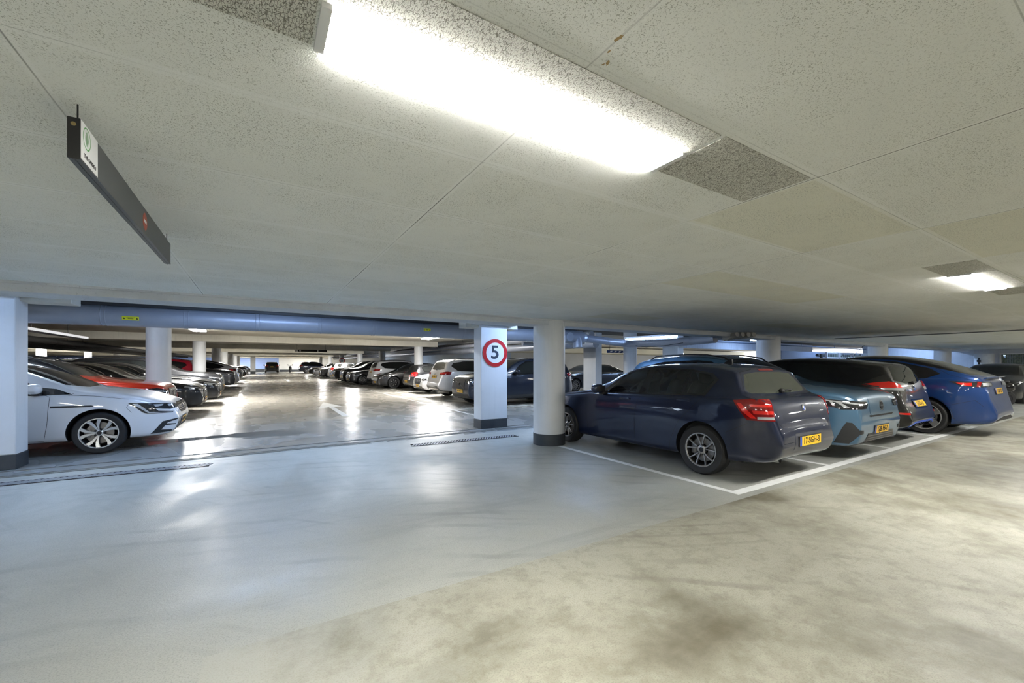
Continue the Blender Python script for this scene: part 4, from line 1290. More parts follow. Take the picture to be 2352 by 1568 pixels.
# ---------------------------------------------------------------- setting: surfaces
def floor_mat(name, base, dark, stain, rough0, rough1, wet=0.0, stain_amt=0.5, soft=0, fade=None):
    q = NT(name)
    co = q.co()
    n1 = q.noise(co, 0.55, 2 if soft else 6, 0.5 if soft else 0.62, 0.3)
    n2 = q.noise(q.co(scale=(.35, 1.6 if soft else 2.2, 1), rot=(0, 0, 0 if soft else .55)), .9 if soft else 1.2, 2 if soft else 5, 0.5 if soft else .65, .4)
    n3 = q.noise(co, 120, 3, 0.7)
    c = q.mix(q.math('MULTIPLY', q.ramp(n1, .42, .68), stain_amt), base, stain)
    c = q.mix(q.math('MULTIPLY', q.ramp(n2, .48, .72), .45), c, dark)
    c = q.mix(q.math('MULTIPLY', q.ramp(n3, .46, .66), .38), c, tuple(x * .55 for x in dark))
    # tyre sweeps: faint concentric arcs
    w = q.n('ShaderNodeTexWave', {'Vector': q.co(loc=(3.5, 5.5, 0)), 'Scale': 1.1, 'Distortion': 2.2, 'Detail': 3, 'Detail Scale': 1.4}, wave_type='RINGS', rings_direction='Z')
    wm = q.math('MULTIPLY', q.ramp(w.outputs[1], .72, 1.0), q.ramp(q.noise(co, .9, 3), .45, .7))
    if soft: wm = 0.0
    c = q.mix(q.math('MULTIPLY', wm, .42), c, tuple(x * .7 for x in dark))
    w2 = q.n('ShaderNodeTexWave', {'Vector': q.co(loc=(-6.5, -9.5, 0)), 'Scale': 1.6, 'Distortion': 1.2, 'Detail': 2, 'Detail Scale': 1.0}, wave_type='RINGS', rings_direction='Z')
    w3 = q.math('MULTIPLY', q.ramp(w2.outputs[1], .8, 1.0), 0.0 if soft else q.ramp(q.noise(co, .7, 2), .5, .7))
    c = q.mix(q.math('MULTIPLY', w3, .4), c, tuple(x * .8 for x in dark))
    n5 = q.noise(co, 26, 4, .75)
    c = q.mix(q.math('MULTIPLY', q.ramp(n5, .48, .72), .22), c, dark)
    if fade:
        sx_ = q.n('ShaderNodeSeparateXYZ', {0: co}).outputs[0]
        n7 = q.noise(co, 6.5, 4, .7)
        c = q.mix(q.math('MULTIPLY', q.ramp(n7, .46, .64), .22), c, tuple(x * .9 for x in stain))
        f0 = q.ramp(q.math('ADD', sx_, q.math('MULTIPLY', n7, 1.2)), .3, 1.7)
        c = q.mix(f0, q.mix(q.math('MULTIPLY', q.ramp(n3, .46, .66), .3), fade, dark), c)
    q.set(q.b.inputs['Base Color'], c)
    r = q.mixf(q.ramp(q.noise(q.co(scale=(1, .55, 1)), 1.4, 2 if soft else 5, .65, .5), .35, .65), rough0, rough1)
    if wet:
        pud = q.ramp(q.noise(q.co(scale=(.45, 1.2, 1)), .8, 3, .5, .2), 1 - wet, 1 - wet + .04)
        dd = q.n('ShaderNodeVectorMath', {0: q.co(), 1: (-.6, 9.0, 0)}, operation='DISTANCE')
        pud = q.math('MULTIPLY', pud, q.math('SUBTRACT', 1.0, q.ramp(dd.outputs[1], 1.2, 2.0)))
        r = q.mixf(pud, r, .04)
        c = q.mix(q.math('MULTIPLY', pud, .3), c, tuple(x * .45 for x in dark))
        q.set(q.b.inputs['Base Color'], c)
    q.set(q.b.inputs['Roughness'], r)
    q.b.inputs['Specular IOR Level'].default_value = .36 if soft else .5
    if soft:
        q.bump(q.noise(co, 90, 2), .0006, .25)
    else:
        h = q.math('ADD', q.math('MULTIPLY', q.noise(co, 75, 3, .7), .8), q.math('ADD', q.math('MULTIPLY', q.noise(co, 2.2, 3), .6), q.math('MULTIPLY', wm, .4)))
        q.bump(h, .003, .7)
    return q.m

M_FL0 = floor_mat('screed_grey', (.405, .41, .375), (.25, .255, .235), (.33, .335, .305), .34, .54)
M_FL1 = floor_mat('screed_stained', (.42, .41, .34), (.25, .23, .18), (.11, .095, .06), .42, .62, stain_amt=1.0, fade=(.405, .41, .375))
M_FL2 = floor_mat('screed_polished', (.41, .385, .335), (.34, .32, .275), (.31, .29, .245), .20, .34, stain_amt=.4, soft=1)
M_FL3 = floor_mat('screed_wet', (.33, .335, .325), (.26, .265, .26), (.27, .27, .26), .20, .34, wet=.50, soft=1)

def strip_mesh(name, rects, mats):
    """rects: (x0,x1,y0,y1,mat); z follows the floor"""
    b = bmesh.new()
    for x0, x1, y0, y1, mi in rects:
        f = b.faces.new([b.verts.new((x, y, gz(y))) for x, y in ((x0, y0), (x1, y0), (x1, y1), (x0, y1))])
        f.material_index = mi
    bmesh.ops.remove_doubles(b, verts=b.verts, dist=1e-4)
    o = part(name, b, mats)
    return tag(o, kind='structure')

XL, XR, YB = -30.0, 42.0, -9.0
strip_mesh('floor', [(XL, -.22, YB, 2.44, 0), (-.22, XR, YB, 2.44, 1), (XL, XR, 2.44, 7.62, 0), (XL, XR, 7.62, 8.0, 3), (XL, XR, 8.0, 11.4, 3), (XL, XR, 11.4, 84, 2)], [M_FL0, M_FL1, M_FL2, M_FL3])

def ceil_mat():
    q = NT('woodwool_ceiling')
    tc = q.n('ShaderNodeTexCoord')
    sp = q.n('ShaderNodeSeparateXYZ', {0: tc.outputs['Object']})
    x, y = sp.outputs[0], sp.outputs[1]
    u = q.math('DIVIDE', q.math('SUBTRACT', x, .745 - .001), 1.262)
    v = q.math('DIVIDE', q.math('SUBTRACT', y, .82), .6185)
    fu = q.math('FRACT', u); fv = q.math('FRACT', v)
    du = q.math('MULTIPLY', q.math('MINIMUM', fu, q.math('SUBTRACT', 1.0, fu)), 1.262)
    dv = q.math('MULTIPLY', q.math('MINIMUM', fv, q.math('SUBTRACT', 1.0, fv)), .6185)
    # per-tile tone
    cid = q.n('ShaderNodeCombineXYZ', {0: q.math('FLOOR', u), 1: q.math('FLOOR', v)})
    wn = q.n('ShaderNodeTexWhiteNoise', {'Vector': cid.outputs[0]}, noise_dimensions='2D')
    tone = wn.outputs[0]
    base = q.mix(tone, (.85, .855, .81), (.89, .895, .86))
    odd = q.math('GREATER_THAN', tone, .93)
    base = q.mix(q.math('MULTIPLY', odd, .6), base, (.76, .74, .60))
    co = tc.outputs['Object']
    s1 = q.noise(co, 230, 1, .5, 1.2)
    s2 = q.noise(co, 3.0, 3, .6)
    sm = q.math('MULTIPLY', q.ramp(s1, .585, .65), q.mixf(q.ramp(s2, .35, .65), .25, .85))
    plain = q.math('MULTIPLY', q.ramp(du, .012, .02), q.ramp(dv, .016, .026))
    c = q.mix(sm, base, (.30, .30, .25))
    c = q.mix(q.mixf(plain, .5, 0.0), c, (.93, .935, .91))
    # joints
    ju = q.math('SUBTRACT', 1.0, q.ramp(du, .0012, .0032))
    jn = q.mixf(q.ramp(q.noise(co, 1.1, 2), .40, .62), .15, 1.0)
    jv = q.math('SUBTRACT', 1.0, q.ramp(dv, .0008, .0025))
    c = q.mix(q.math('MULTIPLY', q.math('MULTIPLY', ju, jn), .85), c, (.06, .06, .05))
    c = q.mix(q.math('MULTIPLY', q.math('MULTIPLY', jv, jn), .45), c, (.12, .12, .10))
    g = q.ramp(q.noise(co, .8, 4, .6), .55, .8)
    c = q.mix(q.math('MULTIPLY', g, .14), c, (.30, .28, .2))
    q.set(q.b.inputs['Base Color'], c)
    q.b.inputs['Roughness'].default_value = .9
    q.b.inputs['Specular IOR Level'].default_value = .2
    h = q.math('ADD', q.math('MULTIPLY', q.noise(co, 260, 2), .5), q.math('MULTIPLY', plain, -.15))
    h = q.math('SUBTRACT', h, q.math('MULTIPLY', ju, .8))
    q.bump(h, .004, .5)
    return q.m
M_CEIL = ceil_mat()

def coarse_mat():
    q = NT('coarse_woodwool')
    co = q.co()
    d = q.n('ShaderNodeTexNoise', {'Vector': co, 'Scale': 34.0, 'Detail': 2.0})
    off = q.n('ShaderNodeVectorMath', {0: co, 1: d.outputs[1]}, operation='ADD')
    a = q.n('ShaderNodeTexVoronoi', {'Vector': q.n('ShaderNodeMapping', {'Vector': co, 'Scale': (1, 3.4, 1), 'Rotation': (0, 0, .5)}).outputs[0], 'Scale': 62.0}, feature='DISTANCE_TO_EDGE')
    b = q.n('ShaderNodeTexVoronoi', {'Vector': q.n('ShaderNodeMapping', {'Vector': co, 'Scale': (3.2, 1, 1), 'Rotation': (0, 0, -.4)}).outputs[0], 'Scale': 55.0}, feature='DISTANCE_TO_EDGE')
    n = q.noise(co, 120, 3, .7, 1.5)
    m = q.math('MULTIPLY', q.math('SUBTRACT', 1.0, q.ramp(a.outputs[0], .02, .09)), q.ramp(n, .42, .60))
    m2 = q.math('MULTIPLY', q.math('SUBTRACT', 1.0, q.ramp(b.outputs[0], .02, .10)), q.ramp(n, .36, .52))
    mm = q.math('MAXIMUM', m, m2)
    c = q.mix(mm, (.78, .77, .70), (.22, .21, .165))
    q.set(q.b.inputs['Base Color'], c)
    q.b.inputs['Roughness'].default_value = .95
    q.bump(q.math('SUBTRACT', 1.0, mm), .006, .7)
    return q.m
M_COARSE = coarse_mat()
M_BEAM = concrete('beam_concrete', (.74, .71, .62), (.64, .61, .52), .9, .8, speck=.3, streak=.2)
M_SLAB = concrete('slab_concrete', (.62, .59, .51), (.52, .49, .42), .7, .85, speck=.2)
M_SLAB_SHADE = concrete('shaded_soffit', (.10, .095, .085), (.07, .066, .06), .9, .9)  # slab concrete darkened: shade of the unlit first bay put into the colour
M_EDGE = concrete('edge_concrete', (.66, .68, .70), (.56, .58, .60), 2.0, .8, speck=.5)
M_COLW = concrete('column_white', (.74, .75, .76), (.68, .69, .69), 1.2, .45, streak=.12, bump=.0006)
M_BAND = concrete('base_band_paint', (.035, .042, .05), (.05, .055, .06), 5, .5, bump=.0005)
M_WALLW = concrete('wall_white', (.76, .76, .74), (.70, .70, .67), .8, .7)
M_WALL_BLUELIT = concrete('wall_blue_lit', (.36, .48, .80), (.32, .44, .76), .8, .6)  # a white wall, with the blue light on it put into the colour
M_WALLG = concrete('wall_grey', (.50, .52, .56), (.42, .44, .48), .8, .7, streak=.3)
M_WALLD = concrete('wall_slate', (.26, .29, .37), (.22, .25, .32), .8, .7)

CZ = 2.17
BAYS = [5.75, 13.6, 23.4, 33.6, 43.4, 53.0, 62.9, 72.8, 84]
def slabz(y):
    for k in range(len(BAYS) - 1):
        if y < BAYS[k + 1]: break
    return 2.74 + .005 * max(0, (BAYS[k] + BAYS[k + 1]) / 2 - 8)
def ceiling():
    b = bmesh.new()
    # near ceiling, with openings for the lamp trays
    holes = [(x0, x0 + 1.262) for x0 in ()]
    box(b, XL, XR, YB, 5.75, CZ, CZ + .08)
    o = part('ceiling', b, M_CEIL); tag(o, kind='structure')
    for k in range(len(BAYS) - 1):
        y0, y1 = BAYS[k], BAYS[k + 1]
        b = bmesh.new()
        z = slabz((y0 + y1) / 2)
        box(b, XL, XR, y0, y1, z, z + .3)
        o = part('ceiling', b, M_SLAB if k else M_SLAB_SHADE); tag(o, kind='structure')
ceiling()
# edge beam under the near ceiling's rim, a groove above it
b = bmesh.new()
box(b, XL, XR, 5.75, 6.18, 2.075, 2.74, .006)
tag(part('trim_1', b, M_EDGE), kind='structure')
b = bmesh.new()
box(b, XL, XR, 5.715, 5.75, 2.15, 2.17, .002)
tag(part('trim_2', b, M_EDGE), kind='structure')
# floor joints at the threshold
for i, (y0, sl, w, hh) in enumerate(((7.68, .025, .035, .008), (7.78, .025, .02, .006), (8.07, .01, .03, .008))):
    b = bmesh.new()
    vs = [(XL, y0 + sl * XL, 0), (14, y0 + sl * 14, 0)]
    prism(b, [(-9, y0 - 9 * sl), (6.5, y0 + 6.5 * sl), (6.5, y0 + 6.5 * sl + w), (-9, y0 - 9 * sl + w)], .0, hh + gz(8.1), 'XY')
    tag(part('trim_%d' % (i + 3), b, mat('joint_metal', (.20, .20, .19), .5, .5)), kind='structure')

def wall(name, x0, x1, y0, y1, z0, z1, m):
    b = bmesh.new(); box(b, x0, x1, y0, y1, z0, z1)
    return tag(part(name, b, m), kind='structure')
wall('wall_behind', XL, XR, YB - .2, YB, 0, 2.3, M_WALLW)
wall('wall_left', XL - .2, XL, YB, 84, 0, 3.4, M_WALLW)
wall('wall_far_left', XL, 3.0, 80, 80.2, .3, 3.4, M_WALL_BLUELIT)
wall('wall_far_right', 3.0, 16, 79.9, 80.2, .3, 3.4, M_WALLW)
wall('wall_far_side', 15.8, 16, 26, 80, .05, 3.2, M_WALLW)
wall('baseboard_far', -26, 2.9, 79.85, 79.99, .36, .85, M_BAND)
wall('baseboard_far_right', 3.1, 15.8, 79.75, 79.89, .36, .75, M_BAND)
wall('wall_rear_right', 16, XR, 26, 26.2, .05, 3.2, M_WALLW)
# wall on the right with a barred opening to the outside
b = bmesh.new()
wy0, wy1, wz0, wz1 = 3.5, 4.78, 1.40, 1.96
for a in ((YB, wy0, 0, 2.74), (wy1, 5.75, 0, 2.74), (5.75, 10, 0, 2.74), (wy0, wy1, 0, wz0), (wy0, wy1, wz1, 2.74)):
    box(b, 30, 30.25, *a)
tag(part('wall_right', b, M_WALLG), kind='structure')
wt = empty('window_1', (30.1, 4.14, 1.68)); tag(wt, kind='structure')
b = bmesh.new()
hw, hh = .64, .28
for y0, y1, z0, z1 in ((-hw, hw, hh - .04, hh), (-hw, hw, -hh, -hh + .04), (-hw, -hw + .04, -hh, hh), (hw - .04, hw, -hh, hh)):
    box(b, -.14, .1, y0, y1, z0, z1)
part('window_frame', b, M_WHITE, wt)
b = bmesh.new()
for k in range(26): box(b, -.05, -.042, -hw + .05 * k, -hw + .05 * k + .008, -hh, hh)
for k in range(12): box(b, -.05, -.042, -hw, hw, -hh + .05 * k, -hh + .05 * k + .008)
part('wire_grille', b, mat('galvanised_wire', (.45, .5, .45), .4, .7), wt)
b = bmesh.new(); box(b, .03, .036, -hw, hw, -hh, hh)
part('pane', b, M_GLASS, wt)
def hedge():
    q = NT('hedge_leaves')
    n = q.noise(q.co(), 9, 4, .7)
    q.set(q.b.inputs['Base Color'], q.mix(q.ramp(n, .35, .65), (.14, .22, .05), (.55, .62, .30)))
    q.bump(n, .05)
    b = bmesh.new()
    box(b, 33, 33.6, -1, 9, 0, 3.2)
    bmesh.ops.subdivide_edges(b, edges=b.edges, cuts=14, use_grid_fill=True)
    for v in b.verts: v.co += Vector((random.uniform(-.1, .1), random.uniform(-.1, .1), random.uniform(-.1, .1)))
    o = part('hedge', b, q.m)
    tag(o, 'light green hedge outside the barred window in the right wall', 'hedge')
hedge()
wall('ground_outside', 30.25, 41, -3, 5.7, -.1, -.02, M_WALLG)
wall('wall_slate', 20.8, 30, 10, 10.2, 0, 2.08, M_WALLD)
wall('wall_streaked', 15.5, 31.5, 13.2, 13.5, 2.27, 2.80, concrete('streaked_concrete', (.66, .70, .78), (.58, .62, .70), 1.4, .7, streak=.5))
wall('trim_beam_rear', 12.5, XR, 23.6, 26, 2.33, 2.75, mat('cream_paint', (.78, .74, .58), .6))

# cross beams of the far half
ROWS = [(13.6, -2.13, None), (23.4, -2.25, 7.95), (33.6, -2.34, 8.44), (43.4, -2.45, 8.70), (53.0, -2.47, 8.55), (62.9, -2.46, 8.6), (72.8, -2.47, 8.6)]
BT = lambda y: 2.40 + .005 * (y - 8)
for k, (y, xl, xr) in enumerate(ROWS):
    b = bmesh.new()
    box(b, XL, 9.05, y - .21, y + .21, BT(y), slabz(y - 1) + .01 if False else 2.74 + .005 * max(0, y - 14), .012)
    o = part('ceiling_beam', b, M_BEAM)
    tag(o, kind='structure')
b = bmesh.new(); box(b, XL, 16, 79.3, 79.9, 2.68, 3.1); tag(part('ceiling_beam', b, M_BEAM), kind='structure')

# ---------------------------------------------------------------- columns
def round_column(x, y, D, zt, label, group=None, band=.2, m=None):
    o = empty('round_column', (x, y, gz(y)), 0, label, 'column', group)
    h = zt - gz(y)
    b = bmesh.new()
    lathe(b, [(D / 2, band - .005), (D / 2, h)], 48, 'Z')
    bmesh.ops.recalc_face_normals(b, faces=b.faces)
    part('shaft', b, m or M_COLW, o, True)
    b = bmesh.new()
    lathe(b, [(D / 2 + .004, 0), (D / 2 + .004, band), (D / 2 - .01, band + .001)], 48, 'Z')
    bmesh.ops.recalc_face_normals(b, faces=b.faces)
    part('base_band', b, M_BAND, o, True, .6)
    return o

def square_column(x0, x1, y0, y1, zt, label, group=None, band=.2):
    o = empty('square_column', ((x0 + x1) / 2, (y0 + y1) / 2, gz(y0)), 0, label, 'column', group)
    w, d = (x1 - x0) / 2, (y1 - y0) / 2
    b = bmesh.new(); box(b, -w, w, -d, d, band - .003, zt - gz(y0), .012)
    part('shaft', b, M_COLW, o)
    b = bmesh.new(); box(b, -w - .004, w + .004, -d - .004, d + .004, 0, band, .006)
    part('base_band', b, M_BAND, o)
    return o

round_column(4.42, 5.97, .56, CZ, 'thick white round column in front of the dark blue hatchback, black band at its foot')
round_column(11.8, 6.0, .57, CZ, 'white round column rising behind the roof of the black hatchback')
round_column(19.3, 6.0, .57, CZ, 'white round column behind the long roof of the blue electric car, left of two')
round_column(26.8, 6.0, .57, CZ, 'white round column by the bright wall, right of two behind the blue electric car')
square_column(4.14, 4.80, 8.07, 8.42, 2.27, 'white square column carrying the round 5 speed sign')
square_column(-3.44, -2.75, 8.17, 8.53, 2.31, 'white square column at the left edge beside the white car')
square_column(11.75, 12.1, 12.7, 13.45, 2.74, 'narrow white rectangular column with one grey side behind the round column', band=.15)
round_column(12.66, 11.7, .52, 2.74, 'bluish round column seen over the windscreen of the dark blue hatchback')
square_column(13.6, 13.95, 10.2, 10.9, 2.74, 'rectangular column with a bright right side above the light blue car', band=.15)
LN = ['nearest', 'second', 'third', 'fourth', 'fifth', 'sixth', 'farthest']
for k, (y, xl, xr) in enumerate(ROWS):
    round_column(xl, y, .5, BT(y), 'white round column, %s of the row left of the driving aisle' % LN[k], 'columns along the left side of the aisle')
    if xr:
        round_column(xr, y, .5, BT(y), 'white round column, %s of the row right of the driving aisle' % LN[k - 1 if k < 6 else 6].replace('sixth', 'sixth'), 'columns along the right side of the aisle')
for i, (x, y) in enumerate(((-12.3, 40), (-12.8, 50.9), (-13.1, 61))):
    round_column(x, y, .5, BT(y), 'white round column far left above the car roofs, %s from the left' % ('first', 'second', 'third')[i], 'columns far off on the left')
o = square_column(-.85, -.25, 66.0, 66.5, 2.9, 'white column standing alone at the end of the aisle against the blue-lit wall', band=.35)
# steel bearing plates over the two square columns
def cap(x0, x1, y, z, label):
    o = empty('bearing_beam', ((x0 + x1) / 2, y, z), 0, label, 'beam')
    w = (x1 - x0) / 2
    b = bmesh.new(); box(b, -w, w * .72, -.2, .02, 0, .055, .004); part('steel_plate', b, M_EDGE, o)
    b = bmesh.new(); box(b, -w * 1.2, w, .03, .40, -.06, .45, .01); part('concrete_corbel', b, M_SLAB, o)
cap(3.95, 5.15, 8.15, 2.275, 'light bearing plate on top of the speed sign column')
cap(-3.8, -2.25, 8.25, 2.32, 'light bearing plate on top of the left square column')

# ---------------------------------------------------------------- lamps
def emis(name, col, P):
    return mat(name, col, .5, emit=P)
M_LC = emis('diffuser_cool_fill', COOL, P_BLUE * 4)
M_LN, M_LF, M_LB = emis('diffuser_warm', WARM, P_NEAR * 4), emis('diffuser_neutral', NEUT, P_FAR * 4), emis('diffuser_cool', BLUE, P_BLUE * 4)
def ceiling_lamp(x0, y0, y1, label, group, L=1.2, m=None):
    """recessed tray lamp, long side along x"""
    o = empty('ceiling_lamp', (x0 + L / 2, (y0 + y1) / 2, CZ), 0, label, 'lamp', group)
    w = (y1 - y0) / 2
    for a in ((-L / 2 - .022, -L / 2, -w - .004, w + .004), (L / 2, L / 2 + .022, -w - .004, w + .004)):
        b = bmesh.new()
        box(b, *a, -.012, .0)
        part('lamp_frame', b, M_WHITE, o)
    b = bmesh.new(); box(b, -L / 2, L / 2, -w, w, -.012, -.001, .004)
    part('diffuser', b, m or M_LN, o)
    return o
def panel(x0, x1, y0, y1, label, group=None):
    b = bmesh.new(); box(b, x0, x1, y0, y1, CZ - .003, CZ - .0005)
    o = part('ceiling_panel', b, M_COARSE)
    tag(o, label, 'ceiling panel', group)
    return o
ceiling_lamp(.14, .987, 1.130, 'long bright recessed ceiling lamp directly overhead', 'recessed ceiling lamps')
ceiling_lamp(5.2, .987, 1.130, 'bright recessed ceiling lamp farther right, small in the picture', 'recessed ceiling lamps', 1.25)
panel(.145, 1.355, .842, .980, 'coarse wood wool panel strip alongside the overhead lamp')
panel(1.375, 1.985, .838, 1.129, 'coarse square wood wool panel past the end of the overhead lamp')
panel(-.62, .112, .842, 1.128, 'coarse wood wool panel ahead of the overhead lamp at the top edge')
panel(4.56, 5.17, .842, 1.14, 'coarse wood wool panel left of the far right ceiling lamp')
panel(5.19, 6.45, .842, .980, 'coarse wood wool panel strip alongside the far right ceiling lamp')
panel(6.48, 7.1, .842, 1.128, 'coarse wood wool panel right of the far right ceiling lamp')
for x in (-9.9, -4.9, 10.3, 15.4, 20.4, 25.5):  # lamps out of view, assumed at the spacing of the two seen
    ceiling_lamp(x, .987, 1.130, 'assumed recessed ceiling lamp of the near hall outside the picture', 'assumed recessed ceiling lamps out of view')
for x in (-7.5, -2.5, 2.6, 7.7, 12.8, 17.9, 23):  # further row out of view, assumed as well
    ceiling_lamp(x, -3.8, -3.65, 'assumed recessed ceiling lamp of the near hall outside the picture', 'assumed recessed ceiling lamps out of view')

def tube_lamp(x, y, z, L, along, label, group, m=None, w=.16, rod=None):
    if rod is None: z = slabz(y) - .061
    else: rod = slabz(y) - z - .001
    o = empty('tube_lamp', (x, y, z), 0 if along == 'x' else PI / 2, label, 'lamp', group)
    b = bmesh.new(); box(b, -L / 2 - .03, L / 2 + .03, -w / 2 - .01, w / 2 + .01, .0, .06, .01)
    if rod:
        for s_ in (-1, 1): cyl(b, (s_ * L * .4, 0, .05), (s_ * L * .4, 0, rod), .005, seg=6)
    part('lamp_housing', b, M_WHITE, o)
    b = bmesh.new(); box(b, -L / 2, L / 2, -w / 2, w / 2, -.045, .0, .015)
    part('diffuser', b, m or M_LF, o)
    return o
for y, nm in ((18.4, 'nearest'), (38.3, 'second'), (58.0, 'third'), (75.5, 'farthest')):  # pairs beyond the nearest are assumed from the alternately lit columns
    zz = 2.67 + .005 * (y - 8)
    for x, sd in ((-1.9, 'left'), (7.1, 'right')):
        tube_lamp(x, y + .2, zz, 2.6, 'y', 'tube lamp under the slab, %s one over the %s side of the aisle' % (nm, sd), 'tube lamps over the aisle', w=.42)
for i, (x, y) in enumerate(((-12.0, 38.6), (-12.5, 50), (-13.0, 66), (-21, 46))):
    tube_lamp(x, y, 2.67 + .005 * (y - 8), 3.0, 'x', 'tube lamp glowing above the car roofs at the far left', 'tube lamps far left', w=.3)
for x in (-3.6, 2.4, 8.0):  # unseen lamps added to brighten the cars and column beyond the duct
    tube_lamp(x, 10.8, 2.60, 1.5, 'x', 'unseen cool tube lamp added above the big duct', 'added cool tube lamps above the duct', M_LC, .2)
for x in (-4.6, .2, 5.6):  # unseen lamps added here, assumed from the bluish light on floor and columns
    tube_lamp(x, 7.2, 2.60, 1.5, 'x', 'assumed cool tube lamp hidden behind the edge beam', 'assumed cool tube lamps behind the edge beam', M_LB, .2)
tube_lamp(9.86, 8.35, 2.215, 1.85, 'y', 'cool white tube lamp hanging just above the grey pipe', 'cool tube lamps right', M_LB, .09, rod=.5)
tube_lamp(16.5, 8.8, 2.60, 1.5, 'x', 'assumed cool tube lamp over the back rows at the right', 'assumed cool tube lamps right back', M_LB, .2)  # unseen lamp, assumed
tube_lamp(24.0, 8.6, 2.60, 1.5, 'x', 'assumed cool tube lamp above the slate coloured wall', 'assumed cool tube lamps right back', M_LB, .2)  # assumed lamp, not seen itself
tube_lamp(22.0, 11.6, 2.62, 1.5, 'x', 'assumed cool tube lamp lighting the streaked concrete wall', 'assumed cool tube lamps right back', M_LB, .2)  # unseen, assumed from the bluish light on the streaked wall
tube_lamp(28.6, 7.6, 2.62, 1.5, 'x', 'assumed cool tube lamp lighting the right wall corner', 'assumed cool tube lamps right back', M_LB, .2)  # unseen, assumed from the brightly lit end of the right wall
tube_lamp(20.5, 19.5, 2.30, 1.5, 'y', 'slim warm tube lamp before the cream coloured back wall', 'warm tube lamps at the back wall', M_LF, .1, rod=.4)
tube_lamp(27.0, 20.5, 2.30, 1.5, 'y', 'slim warm tube lamp over the black saloon at the back', 'warm tube lamps at the back wall', M_LF, .1, rod=.4)
tube_lamp(15.0, 17.0, 2.60, 1.5, 'y', 'assumed cool tube lamp above the back to back row', 'assumed cool tube lamps right back', M_LB, .2)  # assumed lamp, unseen
for y in (30, 45, 60): tube_lamp(12.5, y, 2.7 + .005 * (y - 8), 1.5, 'y', 'assumed cool tube lamp beyond the right hand row', 'assumed cool tube lamps beyond the right row', M_LB, .2)  # unseen lamps assumed for the zone on the right
tube_lamp(-8, 74, 3.0, 1.5, 'x', 'assumed cool tube lamp in front of the blue-lit end wall', 'assumed cool tube lamps at the end wall', M_LB, .2)  # this lamp and the next are unseen, assumed for the blue-lit wall
tube_lamp(-4.5, 75, 3.0, 1.5, 'x', 'assumed cool tube lamp in front of the blue-lit end wall', 'assumed cool tube lamps at the end wall', M_LB, .2)

# ---------------------------------------------------------------- signs
def speed_sign(x, y, z, r, label):
    o = empty('speed_limit_sign', (x, y, z), 0, label, 'sign')
    b = bmesh.new(); lathe(b, [(0, 0), (r, 0), (r, -.012), (0, -.012)], 48); bmesh.ops.recalc_face_normals(b, faces=b.faces)
    part('sign_plate', b, M_REDSIGN, o, True, .6)
    b = bmesh.new(); lathe(b, [(0, -.012), (r * .735, -.012), (r * .735, -.0135), (0, -.0135)], 48); bmesh.ops.recalc_face_normals(b, faces=b.faces)
    part('white_field', b, mat('sign_white', (.78, .79, .80), .35), o, True, .6)
    lettering('5', r * 1.32, mat('sign_ink', (.03, .045, .07), .4), o, (-.01 * r / .3, -.0145, 0), (PI / 2, 0, 0), sx=1.12, depth=.0008, name='numeral')
    return o
speed_sign(4.487, 8.066, 1.665, .308, 'round white sign with red rim and black 5 on the square column')
speed_sign(8.55, 52.72, 1.98, .32, 'tiny round red rimmed 5 sign on a column far down the right row')

